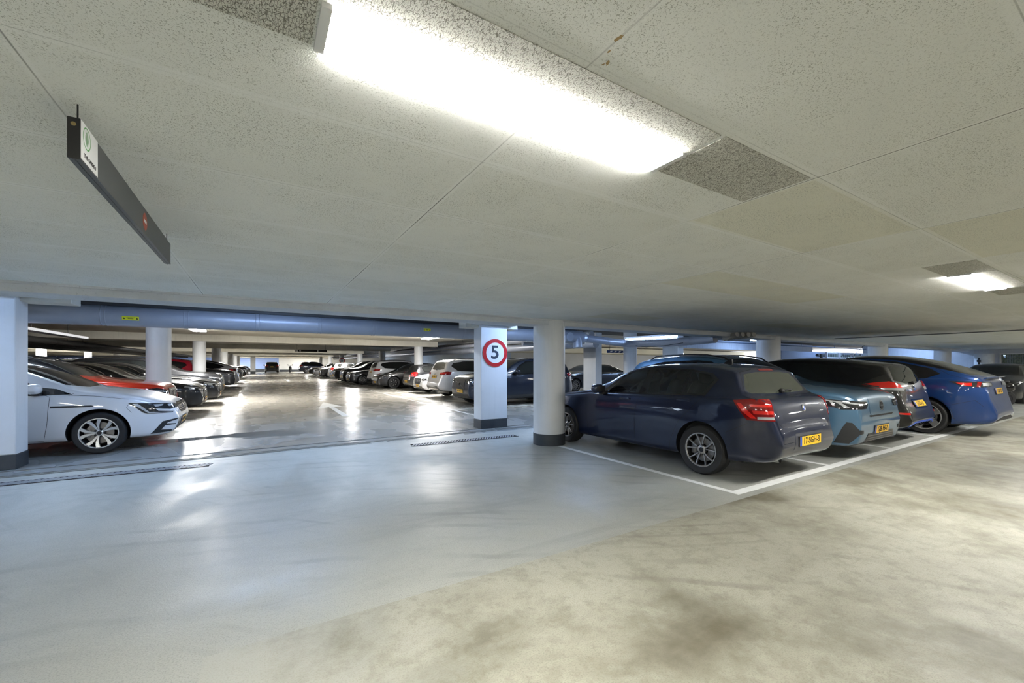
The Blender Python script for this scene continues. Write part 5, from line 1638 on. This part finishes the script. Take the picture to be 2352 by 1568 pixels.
def hanging_sign():
    x, y0, y1, z0, z1 = -.452, 1.73, 3.235, 1.995, 2.117
    o = empty('direction_sign', (x, (y0 + y1) / 2, (z0 + z1) / 2), 0, 'long dark grey sign box hanging from the ceiling at upper left', 'sign')
    L2, H2 = (y1 - y0) / 2, (z1 - z0) / 2
    gm = mat('sign_box_grey', (.075, .08, .083), .45)
    b = bmesh.new()
    box(b, -.027, 0, -L2 + .004, L2, -H2 + .006, H2)
    box(b, -.0275, .001, -L2 + .004, L2, -H2, -H2 + .004)
    box(b, -.018, -.012, -L2 + .004, L2, -H2 - .002, -H2)
    part('sign_box', b, gm, o)
    b = bmesh.new(); box(b, -.028, .0008, -L2, -L2 + .004, -H2, H2, .001); part('end_cap', b, mat('end_cap_black', (.012, .012, .012), .4), o)
    b = bmesh.new()
    lathe(b, [(0, -.002), (.006, -.002), (.006, 0)], 12)
    bmesh.ops.translate(b, verts=b.verts, vec=(-.014, -L2, H2 - .02)); part('screw', b, mat('brass', (.35, .27, .12), .35, .8), o)
    b = bmesh.new(); box(b, .0002, .0014, -L2 + .004, -L2 + .155, -H2 + .006, H2)
    part('white_panel', b, M_WHITE, o)
    # green leaf mark inside a ring
    gr = mat('leaf_green', (.10, .36, .10), .4)
    b = bmesh.new()
    cy0, cz0 = -L2 + .052, .022
    for r0, r1 in ((.030, .034),):
        N = 40
        P0 = [b.verts.new((.0018, cy0 + r0 * math.cos(2 * PI * k / N), cz0 + r0 * math.sin(2 * PI * k / N))) for k in range(N)]
        P1 = [b.verts.new((.0018, cy0 + r1 * math.cos(2 * PI * k / N), cz0 + r1 * math.sin(2 * PI * k / N))) for k in range(N)]
        for k in range(N): b.faces.new((P0[k], P0[(k + 1) % N], P1[(k + 1) % N], P1[k]))
    for w0, w1 in ((.014, .010), (.006, .002)):
        N = 20
        A, B = [], []
        for k in range(N + 1):
            t = k / N; zz = cz0 - .024 + .048 * t; s_ = math.sin(PI * t)
            A.append((cy0 + w0 * s_, zz)); B.append((cy0 + w1 * s_, zz))
        for sg in (1, -1):
            for k in range(N):
                q = [(cy0 + sg * (A[k][0] - cy0), A[k][1]), (cy0 + sg * (B[k][0] - cy0), B[k][1]), (cy0 + sg * (B[k + 1][0] - cy0), B[k + 1][1]), (cy0 + sg * (A[k + 1][0] - cy0), A[k + 1][1])]
                vs = [b.verts.new((.0018, u, v)) for u, v in q]
                b.faces.new(vs)
    bmesh.ops.remove_doubles(b, verts=b.verts, dist=1e-6)
    part('leaf_emblem', b, gr, o)
    lettering('THE GARDEN', .0175, M_INK, o, (.0018, -L2 + .082, -.036), (PI / 2, 0, PI / 2), sx=1.0, depth=.0002)
    # no entry disc
    b = bmesh.new()
    cyl(b, (.0002, 2.565 - 2.4825, 0), (.0016, 2.565 - 2.4825, 0), .040, seg=32); part('no_entry_disc', b, mat('faded_red', (.42, .09, .05), .5), o)
    b = bmesh.new(); box(b, .0016, .0022, .0825 - .024, .0825 + .024, -.007, .007); part('no_entry_bar', b, M_WHITE, o)
    b = bmesh.new()
    for yy in (-L2 + .03, L2 - .03): cyl(b, (-.013, yy, H2 - .004), (-.013, yy, H2 + .055), .0022, seg=8)
    part('hanger_rod', b, M_INK, o)
hanging_sign()
def far_sign():
    o = empty('direction_sign', (3.0, 30.6, 2.37), 0, 'long black overhead sign hanging across the far aisle', 'sign')
    b = bmesh.new(); box(b, -.75, 1.0, 0, .04, -.07, .07); part('sign_box', b, M_GLOSSB, o)
    b = bmesh.new(); box(b, -.95, -.75, 0, .04, -.07, .07); part('white_panel', b, M_WHITE, o)
    b = bmesh.new(); cyl(b, (-.62, -.004, 0), (-.62, 0, 0), .05); box(b, .42, .47, -.004, 0, -.03, .03); part('symbols', b, M_WHITE, o)
    b = bmesh.new()
    for x in (-.8, .9): cyl(b, (x, .02, .07), (x, .02, .45), .008, seg=6)
    part('hanger_rod', b, M_INK, o)
far_sign()

# ---------------------------------------------------------------- ducts and pipes
M_GALV = concrete('galvanised_duct', (.33, .35, .40), (.28, .30, .35), 1.2, .38, bump=.0004)
M_GALV.node_tree.nodes['Principled BSDF'].inputs['Metallic'].default_value = .2
M_INSUL = mat('wrapped_insulation', (.48, .46, .41), .8)
def sticker(parent, x, y, z, w, h, rot=(0, 0, 0)):
    b = bmesh.new()
    N = 6
    box(b, -w / 2, w / 2, -.002, 0, -h / 2, h / 2)
    o = part('warning_sticker', b, mat('sticker_yellow', (.72, .70, .02), .5), parent, loc=(x, y, z))
    o.rotation_euler = rot
    b = bmesh.new()
    for sg in (-1, 1):
        prism(b, [(sg * w * .38 - h * .22, -h * .25), (sg * w * .38 + h * .22, -h * .25), (sg * w * .38, h * .2)], -.0028, -.002, 'XZ')
    for zz, ww in ((h * .14, .22), (-h * .12, .15)):
        for k in range(-3, 4): box(b, k * w * ww / 3.2 - w * .022, k * w * ww / 3.2 + w * .022, -.0028, -.002, zz - h * .06, zz + h * .06)
    part('sticker_print', b, M_INK, o)
def duct():
    y, z, r = 9.15, 2.19, .165
    o = empty('ventilation_duct', (0, y, z), 0, 'large round galvanised duct running across above the aisle', 'duct')
    b = bmesh.new(); cyl(b, (-9, 0, 0), (7.7, 0, 0), r, seg=48, caps=True)
    part('duct_pipe', b, M_GALV, o, True, .6)
    for k in range(-7, 8):
        b = bmesh.new()
        x = .0 + 1.05 * k
        lathe2 = [(r + .0005, x - .035), (r + .005, x - .03), (r + .005, x - .024), (r + .001, x - .02), (r + .001, x + .02), (r + .005, x + .024), (r + .005, x + .03), (r + .0005, x + .035)]
        t = bmesh.new(); lathe(t, lathe2, 40)
        bmesh.ops.rotate(t, verts=t.verts, matrix=Matrix.Rotation(-PI / 2, 3, 'Z'))
        me = bpy.data.meshes.new('t'); t.to_mesh(me); t.free(); b.from_mesh(me); bpy.data.meshes.remove(me)
        bmesh.ops.recalc_face_normals(b, faces=b.faces)
        part('duct_seam', b, M_GALV, o, True, .6)
    b = bmesh.new()
    box(b, -9, 7.7, -.07, .07, r - .012, r + .045, .01)
    part('top_shade_strip', b, mat('duct_top_shade', (.03, .03, .032), .6), o)  # dark strip standing in for the shade along the top of the duct
    for k in range(7):
        x = -3.2 + 1.6 * k
        b = bmesh.new()
        for xx in (x, x + .1): cyl(b, (xx, 0, r), (xx, 0, .56), .006, seg=6)
        part('duct_hanger', b, M_INK, o)
    a = math.radians(-12)
    sticker(o, -1.76, -r * .97 - .004, -.04, .21, .062, (math.radians(14), 0, 0))
    sticker(o, 3.25, -r * .97 - .004, .0, .17, .06, (math.radians(2), 0, 0))
    # manifold and the smaller branches on the right
    b = bmesh.new()
    cyl(b, (7.0, 0, 0), (7.9, 0, 0), .185, seg=32); cyl(b, (7.9, 0, 0), (8.05, 0, 0), .185, .12, seg=32)
    cyl(b, (7.25, 0, 0), (7.25, -.32, -.02), .12, seg=24); cyl(b, (7.7, -.05, 0), (7.7, -.10, -.3), .13, seg=24)
    part('manifold', b, M_GALV, o, True, .6)
duct()
def pipe(name, pts, r, label, m=None, seams=None, seg=20, cat='pipe', group=None):
    x0, y0, z0 = pts[0]
    o = empty(name, pts[0], 0, label, cat, group)
    P = [Vector(p) - Vector(pts[0]) for p in pts]
    # rounded corners
    Q = [P[0]]
    for i in range(1, len(P) - 1):
        a, c, d = P[i - 1], P[i], P[i + 1]
        t = min(.22, (a - c).length / 2, (d - c).length / 2)
        p0, p1 = c + (a - c).normalized() * t, c + (d - c).normalized() * t
        for k in range(6):
            u = k / 5
            Q.append((1 - u) ** 2 * p0 + 2 * u * (1 - u) * c + u * u * p1)
    Q.append(P[-1])
    b = bmesh.new(); tube(b, Q, r, seg)
    part('pipe_run', b, m or M_GALV, o, True, .7)
    b = bmesh.new()
    for i in range(len(P) - 1):
        d = P[i + 1] - P[i]
        n = max(1, int(d.length / (seams or 1.2)))
        for k in range(n):
            c = P[i] + d * (k + .5) / n
            u = d.normalized() * .02
            cyl(b, c - u, c + u, r + .005, seg=seg)
    part('pipe_collar', b, m or M_GALV, o, True, .6)
    return o
pipe('ventilation_pipe', [(8.06, 9.15, 2.17), (9.75, 9.15, 2.06), (9.75, 7.6, 2.02), (9.75, 6.22, 2.06)], .112, 'smaller grey duct bending from the big duct towards the parked cars')
pipe('drain_pipe', [(6.2, 9.6, 1.99), (7.95, 9.6, 1.96), (8.15, 9.3, 2.08)], .055, 'thin grey pipe with an elbow below the duct manifold', seg=14)
pipe('ventilation_pipe', [(10.0, 11, 2.47), (10.0, 70, 2.76)], .13, 'upper of two grey pipes running away over the right hand row', seams=2.4)
pipe('ventilation_pipe', [(10.2, 11, 2.17), (10.2, 70, 2.46)], .15, 'lower of two grey pipes running away over the right hand row', seams=2.4)
M_DARKP = mat('dark_pipe', (.03, .03, .028), .6)
pipe('service_pipe', [(-6.6, 12, 2.25), (-6.6, 66, 2.52)], .11, 'dark pipe running away above the left hand cars, nearest the aisle', M_DARKP, 3.0)
pipe('service_pipe', [(-7.6, 12, 2.22), (-7.6, 66, 2.49)], .14, 'thick dark pipe above the left hand cars, lower one', M_DARKP, 3.0)
pipe('service_pipe', [(-9.0, 12, 2.24), (-9.0, 66, 2.51)], .12, 'dark pipe above the left hand cars, farthest from the aisle', M_DARKP, 3.0)
def tray(x, y0, y1, z, m, label):
    o = empty('cable_tray', (x, y0, z), 0, label, 'cable tray')
    b = bmesh.new()
    box(b, -.13, .13, 0, y1 - y0, -.006, 0); box(b, -.135, -.13, 0, y1 - y0, -.006, .06); box(b, .13, .135, 0, y1 - y0, -.006, .06)
    part('tray', b, m, o)
    n = int((y1 - y0) / 2.2) + 1
    b = bmesh.new()
    for k in range(n):
        yy = .4 + 2.2 * k
        cyl(b, (0, yy, 0), (0, yy, 2.76 + .005 * (y0 + yy - 8) - z), .006, seg=6)
    part('hanger_rod', b, M_INK, o)
tray(-4.5, 11.5, 17.4, 2.19, mat('tray_grey', (.30, .31, .33), .5, .4), 'pale grey cable tray hanging at left behind the duct')
tray(-8.3, 12, 60, 2.42, M_DARKP, 'dark cable tray beside the dark pipes on the left')
tray(9.55, 16, 66, 2.56, M_DARKP, 'dark cable tray beside the grey pipes over the right hand row')
# wrapped pipe bundle going up through the ceiling
o = empty('wrapped_pipe_bundle', (9.62, 5.72, 2.10), 0, 'bundle of wrapped pipe ends under the ceiling edge', 'pipes')
for k in range(4):
    b = bmesh.new(); cyl(b, (.02 + .13 * k, -.12 - .06 * k, .02), (.10 + .13 * k, .25 - .06 * k, -.06 + .02 * k), .06, seg=14); part('wrapped_pipe', b, M_INSUL, o, True, .7)
b = bmesh.new(); tube(b, [(0, 8.6, 1.97), (0, 8.2, 1.92), (0, 7.6, 1.93), (0, 7.0, 1.98)], .008, 6)
ob = part('hanging_cable', b, M_INK); ob.location = (9.55, 0, 0); tag(ob, 'thin black cable sagging below the smaller grey duct', 'cable')
# conduits under the near ceiling and rods on the right
b = bmesh.new(); cyl(b, (14.2, 5.4, CZ - .014), (14.2, -3, CZ - .014), .011, seg=8); tag(part('ceiling_conduit', b, mat('conduit_grey', (.12, .13, .14), .5)), 'thin dark conduit along the ceiling at the right edge', 'conduit')
for k, z in enumerate((2.46, 2.31)):
    b = bmesh.new(); cyl(b, (14, 9.4 + .3 * k, z), (29.5, 9.4 + .3 * k, z), .022, seg=8)
    for xx in (15, 18.5, 22, 25.5, 29): cyl(b, (xx, 9.4 + .3 * k, z), (xx, 9.4 + .3 * k, 2.745), .012, seg=6)
    tag(part('sprinkler_pipe', b, mat('blue_grey_pipe', (.07, .10, .16), .5)), ('upper' if k == 0 else 'lower') + ' thin dark pipe crossing before the bright band at right', 'pipe')

# ---------------------------------------------------------------- drains and markings
def grate(x0, x1, label):
    o = empty('drain_grate', (x0, 7.03 - .035 * x0, .0), -math.atan(.035), label, 'drain')
    L_ = x1 - x0
    b = bmesh.new(); box(b, 0, L_, 0, .19, .001, .003); part('channel', b, M_GAP, o)
    b = bmesh.new()
    for y in (0, .178): box(b, 0, L_, y, y + .012, .002, .008)
    part('frame', b, M_DARKALU, o)
    b = bmesh.new()
    n = int(L_ / .055)
    for k in range(n):
        xx = .03 + k * .055
        M = Matrix.Translation((xx, .095, .005)) @ Matrix.Rotation(-.55, 4, 'Z')
        box(b, -.013, .013, -.088, .088, -.003, .003, M=M)
    part('bars', b, mat('grate_bar', (.30, .31, .34), .5, .3), o)
grate(-4.2, -.57, 'long slotted drain grate in the floor at lower left')
grate(2.27, 4.35, 'slotted drain grate in the floor before the 5 sign column')
M_LINE = concrete('line_paint', (.86, .87, .86), (.78, .79, .77), 6, .5, bump=.0002)
def line(x0, x1, y0, y1, label, name='floor_line', group=None):
    b = bmesh.new()
    f = b.faces.new([b.verts.new((x, y, gz(y) + .0025)) for x, y in ((x0, y0), (x1, y0), (x1, y1), (x0, y1))])
    r = bmesh.ops.extrude_face_region(b, geom=[f])
    for v in [g for g in r['geom'] if isinstance(g, bmesh.types.BMVert)]: v.co.z -= .002
    bmesh.ops.recalc_face_normals(b, faces=b.faces)
    return tag(part(name, b, M_LINE), label, 'floor marking', group)
line(4.385, 13.9, 2.535, 2.645, 'broad white line closing off the parking bays at the right')
line(4.385, 4.47, 2.645, 5.7, 'white bay line along the near side of the dark blue hatchback')
line(6.72, 6.80, 2.645, 7.0, 'white bay line between the dark blue hatchback and the light blue car')
line(9.02, 9.10, 2.645, 7.0, 'white bay line between the light blue car and the black hatchback')
line(11.33, 11.41, 2.645, 7.0, 'white bay line between the black hatchback and the bright blue car')
line(13.66, 13.74, 2.645, 7.0, 'white bay line on the far side of the bright blue car')
line(5.09, 5.15, 9.9, 30, 'long thin white line along the right hand bays of the aisle')
for k, y in enumerate((11.9, 14.95, 17.95, 20.5, 23.0, 25.8)):
    line(5.16, 9.4, y, y + .07, 'thin white bay line, %s of the right hand row seen between the cars' % LN[k], group='bay lines of the right hand row')
def arrow(x, y, s_, label):
    P = [(-.40, 0), (-.30, -.10), (-.075, .02), (-.075, -2.5), (.075, -2.5), (.075, .02), (.36, .15), (.0, 2.3)]
    P = [(-.42, -.1), (-.06, .25), (-.08, -2.5), (.08, -2.5), (.09, .25), (.40, .1), (.02, 2.2)]
    b = bmesh.new()
    vs = [b.verts.new((x + u * s_, y + v * s_, gz(y + v * s_) + .0025)) for u, v in P]
    vc = b.verts.new((x, y + .3 * s_, gz(y) + .0025))
    n = len(vs)
    for i in range(n): b.faces.new((vs[i], vs[(i + 1) % n], vc))
    bmesh.ops.recalc_face_normals(b, faces=b.faces)
    tag(part('floor_arrow', b, M_LINE), label, 'floor marking')
arrow(2.03, 14.4, 1.0, 'white arrow on the wet aisle floor pointing away, nearer one')
arrow(2.1, 40.0, 1.2, 'small pale arrow on the aisle floor far down the aisle')

# stains on the near ceiling
b = bmesh.new()
def blot(cx, cy_, rx, ry, rot, n=14):
    vs = []
    for k in range(n):
        a = 2 * PI * k / n
        rr = 1 + random.uniform(-.25, .25)
        u, v = rx * rr * math.cos(a), ry * rr * math.sin(a)
        vs.append(b.verts.new((cx + u * math.cos(rot) - v * math.sin(rot), cy_ + u * math.sin(rot) + v * math.cos(rot), CZ - .0012)))
    b.faces.new(list(reversed(vs)))
blot(.742, .722, .006, .012, .2); blot(.753, .765, .003, .006, 0)
blot(.778, .795, .004, .010, -.5); blot(.772, .806, .003, .005, .5)
tag(part('ceiling_stain', b, mat('rust_stain', (.36, .25, .11), .9)), 'rust brown stains at a ceiling joint near the top edge', 'stain')

# ---------------------------------------------------------------- back of the right hand zone
b = bmesh.new(); box(b, 23.3, 24.3, 25.93, 25.99, .09, 2.12)
tag(part('door_1', b, mat('door_slate', (.06, .065, .075), .5)), kind='structure')
o = empty('exit_picture', (20.6, 25.97, 1.5), 0, 'small black pictogram notice on the white back wall', 'notice')
b = bmesh.new(); box(b, -.14, .14, -.01, 0, -.2, .34); part('board', b, M_WHITE, o)
b = bmesh.new(); cyl(b, (0, -.014, .06), (0, -.01, .06), .03); box(b, -.05, .04, -.014, -.01, -.08, .03); box(b, -.07, -.02, -.014, -.01, -.17, -.08); box(b, .01, .07, -.014, -.01, -.17, -.08); part('pictogram', b, M_INK, o)
o = empty('wall_heater', (18.6, 25.6, 2.0), 0, 'pale unit heater box under the ceiling at the back wall', 'heater')
b = bmesh.new(); box(b, -.35, .35, -.25, .25, -.2, .2, .02); part('casing', b, M_EDGE, o)
b = bmesh.new()
for k in range(6): box(b, -.3, .3, -.27, -.25, -.16 + .06 * k, -.13 + .06 * k)
part('louvre', b, M_SLAB, o)
b = bmesh.new(); box(b, 17.6, 19.2, 18.0, 18.05, 2.14, 2.30); ob = part('overhead_sign', b, mat('sign_navy', (.01, .03, .12), .4)); tag(ob, 'dark blue overhead sign with white symbols right of the round column', 'sign')
b = bmesh.new()
for xx in (17.8, 19.0): cyl(b, (xx, 18.02, 2.3), (xx, 18.02, 2.8), .012, seg=6)
part('hanger_rod', b, M_INK, ob)
for k in range(4):
    b = bmesh.new(); prism(b, [(17.75 + .35 * k, 2.18), (17.9 + .35 * k, 2.18), (18.0 + .35 * k, 2.26), (17.85 + .35 * k, 2.26)], 17.99, 18.0, 'XZ'); part('sign_symbol', b, M_WHITE, ob)
def cage(x0, x1, label):
    o = empty('storage_cage', ((x0 + x1) / 2, 9.3, 0), 0, label, 'storage cage')
    w = (x1 - x0) / 2
    b = bmesh.new()
    for x in (-w, 0, w): box(b, x - .04, x + .04, -.04, .04, 0, 2.05)
    for z in (.05, 1.75, 2.0): box(b, -w, w, -.03, .03, z, z + .05)
    part('cage_frame', b, mat('cage_pale', (.34, .33, .35), .5), o)
    b = bmesh.new()
    n = int(2 * w / .12)
    for k in range(n): box(b, -w + .12 * k, -w + .12 * k + .01, -.006, .006, 0, 2.0)
    for k in range(16): box(b, -w, w, -.006, .006, .12 * k, .12 * k + .01)
    part('mesh_panel', b, mat('galvanised_wire', (.45, .5, .45), .4, .7), o)
    b = bmesh.new()
    tube(b, [(-w, .4, 1.9), (w, .4, 1.9)], .07, 10); tube(b, [(-w + .2, .3, 0), (-w + .2, .3, 1.95)], .06, 10)
    part('pipe_inside', b, M_DARKP, o)
cage(23.6, 26.4, 'mesh storage cage with dark pipes behind, left of the column')
cage(26.6, 28.6, 'mesh storage cage with dark pipes behind, right of the column')
o = empty('water_tank', (29.3, 5.15, 0), 0, 'pale upright water tank in the right hand corner', 'tank')
b = bmesh.new(); cyl(b, (0, 0, 0), (0, 0, 1.95), .33, seg=28); part('vessel', b, M_EDGE, o, True, .6)
b = bmesh.new(); cyl(b, (-.4, .1, 1.45), (-.4, .1, 1.75), .03, seg=10); cyl(b, (-.5, .1, 1.6), (-.3, .1, 1.6), .06, seg=12); part('valve', b, M_INK, o)

def scooter(x, y, rz, label):
    o = empty('motor_scooter', (x, y, gz(y)), rz, label, 'scooter')
    for xx, in ((.62,), (-.62,)):
        b = bmesh.new(); lathe(b, [(.13, -.045), (.22, -.05), (.25, -.02), (.25, .02), (.22, .05), (.13, .045), (.13, -.045)], 24); bmesh.ops.recalc_face_normals(b, faces=b.faces)
        w = part('wheel', b, M_RUBBER, o, True, .7, loc=(xx, 0, .25))
        b = bmesh.new(); lathe(b, [(0, -.03), (.13, -.035), (.13, .035), (0, .03)], 20); bmesh.ops.recalc_face_normals(b, faces=b.faces); part('rim', b, M_DARKALU, w, True, .6)
    b = bmesh.new(); superell(b, (-.35, 0, .62), (.48, .17, .20), 2.6); superell(b, (.0, 0, .28), (.35, .15, .06), 3); part('body', b, M_GLOSSB, o, True)
    b = bmesh.new(); superell(b, (-.32, 0, .83), (.36, .14, .06), 2.6); part('seat', b, M_BLACK, o, True)
    b = bmesh.new(); superell(b, (.47, 0, .62), (.10, .22, .36), 2.4); superell(b, (.64, 0, .50), (.16, .08, .06), 2.2); part('front_shield', b, M_GLOSSB, o, True)
    b = bmesh.new(); tube(b, [(.40, -.34, 1.05), (.46, -.15, 1.02), (.48, 0, 1.0), (.46, .15, 1.02), (.40, .34, 1.05)], .016, 8); part('handlebar', b, M_BLACK, o, True)
    b = bmesh.new(); superell(b, (.56, 0, .98), (.06, .11, .09), 2.3); part('head_lamp', b, M_LAMPW, o, True)
    for sg in (-1, 1):
        b = bmesh.new(); tube(b, [(.42, sg * .24, 1.03), (.42, sg * .30, 1.22)], .006, 6); superell(b, (.42, sg * .31, 1.25), (.012, .06, .04), 2.4, 10, 6); part('mirror', b, M_BLACK, o, True)
    b = bmesh.new(); cyl(b, (.48, 0, 1.0), (.62, 0, .28), .035, seg=10); cyl(b, (-.62, .12, .25), (-.4, .12, .6), .02, seg=8); part('fork', b, M_DARKALU, o, True, .7)
scooter(4.35, 74.5, -PI / 2, 'black motor scooter parked by the white end wall')
scooter(21.8, 3.8, 2.4, 'dark scooter whose mirrors show over the tail of the bright blue car')

# ---------------------------------------------------------------- the parked cars
P_NAVY = paint('navy', (.0035, .009, .034), .35)
P_STEELB = paint('steel_blue', (.06, .14, .235), .25)
P_BLK = paint('black', (.004, .004, .0045), .1, .35)
P_CHAR = paint('charcoal', (.022, .023, .026), .5)
P_DKGREY = paint('dark_grey', (.04, .042, .046), .6)
P_EBLUE = paint('bright_blue', (.006, .04, .17), .45)
P_WHT = paint('white', (.66, .67, .69), .0, .4)
P_SILV = paint('pearl', (.62, .62, .64), .3, .35)
P_RED = paint('red', (.55, .03, .008), .3, .35)
P_CRIM = paint('crimson', (.30, .005, .02), .3, .35)
P_SLATE = paint('slate_blue', (.012, .018, .035), .5)
R_DARK = [M_DARKALU, M_GAP]
R_LIGHT = [M_ALUL, M_BLACK]
R_ALU = [M_ALU, M_BLACK]

place_car('hatch', P_NAVY, 't', 5.66, 2.40, 90, 'dark blue five door hatchback parked nose in beside the thick round column', rim=R_ALU, text={-1: '17-SGH-3'}, over={'rear_window': M_DUSTY})
place_car('crossover', P_STEELB, 'n', 8.0, 2.44, -90, 'steel blue crossover parked nose out between the dark blue and the black hatchback', text={1: 'GJB-96-Z'}, rim=R_LIGHT, over={'roof_rail': M_BLACK})
place_car('electric_hatch', P_BLK, 't', 10.26, 2.53, 90, 'black hatchback with roof aerial parked nose in right of the steel blue crossover', text={-1: 'J-555-LF'}, rim=R_ALU)
place_car('fastback', P_EBLUE, 't', 12.58, 1.92, 90, 'bright blue fastback with tail spoiler, last of the four cars at the right', text={-1: 'T-803-CF'}, rim=R_LIGHT)
place_car('fastback_low', P_DKGREY, 'n', 23.0, 4.1, 180, 'dark grey car cut off by the right edge beyond the bright blue fastback', lod=1)
place_car('megane', P_WHT, 'n', -1.17, 9.77, 0, 'white hatchback at the left, its nose past the square column', rim=R_LIGHT)
G1, G2 = 'cars in the left hand row', 'cars in the right hand row'
ROOFB = {'roof_panel': M_GLOSSB}
place_car('red_suv', P_RED, 'n', -1.65, 12.25, 0, 'red car with black roof behind the white hatchback', group=G1, lod=1)
place_car('sedan', P_BLK, 'n', -1.32, 15.3, 0, 'black saloon with its round headlamp right behind the nearest left column', group=G1, lod=1)
place_car('sedan', P_BLK, 'n', -1.12, 17.9, 0, 'second black saloon of the left row, broad chromed grille', group=G1, lod=1)
place_car('suv', P_CHAR, 'n', -1.18, 20.5, 0, 'black car third in line after the nearest left column', group=G1, lod=1)
place_car('suv', P_CRIM, 't', -2.3, 25.35, 180, 'crimson car set back behind the second left column', group=G1, lod=1)
place_car('suv', P_DKGREY, 'n', -1.05, 28.0, 0, 'dark grey car in front of the white tailed car in the left row', group=G1, lod=2)
place_car('fastback', P_SILV, 't', -.95, 30.6, 180, 'pearl white car parked tail out in the left row', group=G1, lod=2)
for i, (y, x, md, p) in enumerate(((35.9, -1.1, 'sedan', P_BLK), (38.5, -1.0, 'suv', P_DKGREY), (46.5, -1.1, 'sedan', P_BLK), (49.2, -1.0, 'estate', P_CHAR), (56, -1.1, 'suv', P_BLK), (59.5, -1.0, 'sedan', P_DKGREY), (66, -1.1, 'sedan', P_BLK), (69.2, -1.1, 'suv', P_CHAR), (76, -1.0, 'sedan', P_BLK))):
    place_car(md, p, 'n', x, y, 0, 'dark car far down the left row, %s beyond the pearl white one' % (LN + ['eighth', 'ninth'])[i].replace('nearest', 'first').replace('farthest', 'seventh'), group=G1, lod=3)
# second row behind the left hand row (nose to nose)
place_car('suv_large', P_BLK, 'n', -6.7, 17.6, 0, 'tall black car of the row behind, its roof above the red car', lod=2)
place_car('suv', P_WHT, 'n', -6.0, 33.6, 0, 'white car of the row behind, glimpsed between the left columns', lod=3)

R_B = R_ALU
place_car('suv_volvo', P_SLATE, 'n', 5.9, 13.1, 180, 'dark blue off-roader behind the 5 sign column, nose with a slashed grille', group=G2, rim=R_LIGHT, lod=0)
place_car('suv', P_SILV, 't', 6.2, 16.55, 0, 'pearl white off-roader parked tail out, wide red lamps', group=G2, lod=0)
place_car('estate', P_WHT, 'n', 6.5, 19.3, 180, 'white car nose out behind the right hand column foot', group=G2, lod=1)
mini, mc = place_car('mini', P_CHAR, 't', 6.65, 21.6, 0, 'small dark hatchback tail out with a red and white sticker', group=G2, lod=1)
place_car('fastback_low', P_BLK, 'n', 5.75, 24.65, 180, 'low black car nose out beside the small dark hatchback', group=G2, lod=1, rim=R_DARK)
place_car('suv_white', P_WHT, 't', 6.0, 27.15, 0, 'bright white off-roader parked tail out in the right hand row', group=G2, lod=1)
place_car('estate', P_DKGREY, 'n', 5.2, 29.95, 180, 'dark grey estate with bright spoked wheels beyond the white off-roader', group=G2, lod=1, rim=R_LIGHT)
place_car('suv', P_CHAR, 'n', 5.15, 32.2, 180, 'charcoal off-roader just beyond the dark grey estate', group=G2, lod=2)
place_car('suv', P_BLK, 'n', 5.1, 35.6, 180, 'black car between the charcoal off-roader and the little white van', group=G2, lod=2)
place_car('sedan', P_CHAR, 'n', 5.3, 38.5, 180, 'dark saloon nose out just before the little white van', group=G2, lod=2)
place_car('van_hatch', P_WHT, 't', 5.5, 41.1, 0, 'boxy white car parked tail out halfway down the right row', group=G2, lod=2)
place_car('sedan', P_BLK, 'n', 5.4, 46.6, 180, 'black saloon just before the silver white saloon far down the right row', group=G2, lod=3)
place_car('sedan', P_SILV, 'n', 5.2, 49.9, 180, 'silver white saloon with visible front wheel far down the right row', group=G2, lod=2, rim=R_LIGHT)
place_car('sedan', P_BLK, 'n', 5.2, 55.8, 180, 'black car beyond the silver white saloon', group=G2, lod=2)
place_car('suv_large', P_NAVY, 't', 5.2, 70.0, 0, 'big dark blue off-roader tail out near the end wall', group=G2, lod=2)
place_car('suv', P_BLK, 't', 1.85, 72.6, 90, 'dark car driving away at the very end of the aisle', lod=2)
place_car('sedan', P_BLK, 'n', 13.0, 17.3, 180, 'black saloon with chrome window line behind the grey sided column', lod=1)
b = mc.patch([(mc.L, -.36, .80), (mc.L, -.44, .58), (mc.L, -.60, .60), (mc.L, -.56, .86)], 180, .006)
part('tailgate_sticker', b, M_WHITE, mini)
for pz in (.63, .71, .79):
    part('sticker_stripe', mc.patch([(mc.L, -.44, pz), (mc.L, -.57, pz + .015), (mc.L, -.57, pz + .05), (mc.L, -.44, pz + .035)], 180, .010, rim=.002), M_REDSIGN, mini)
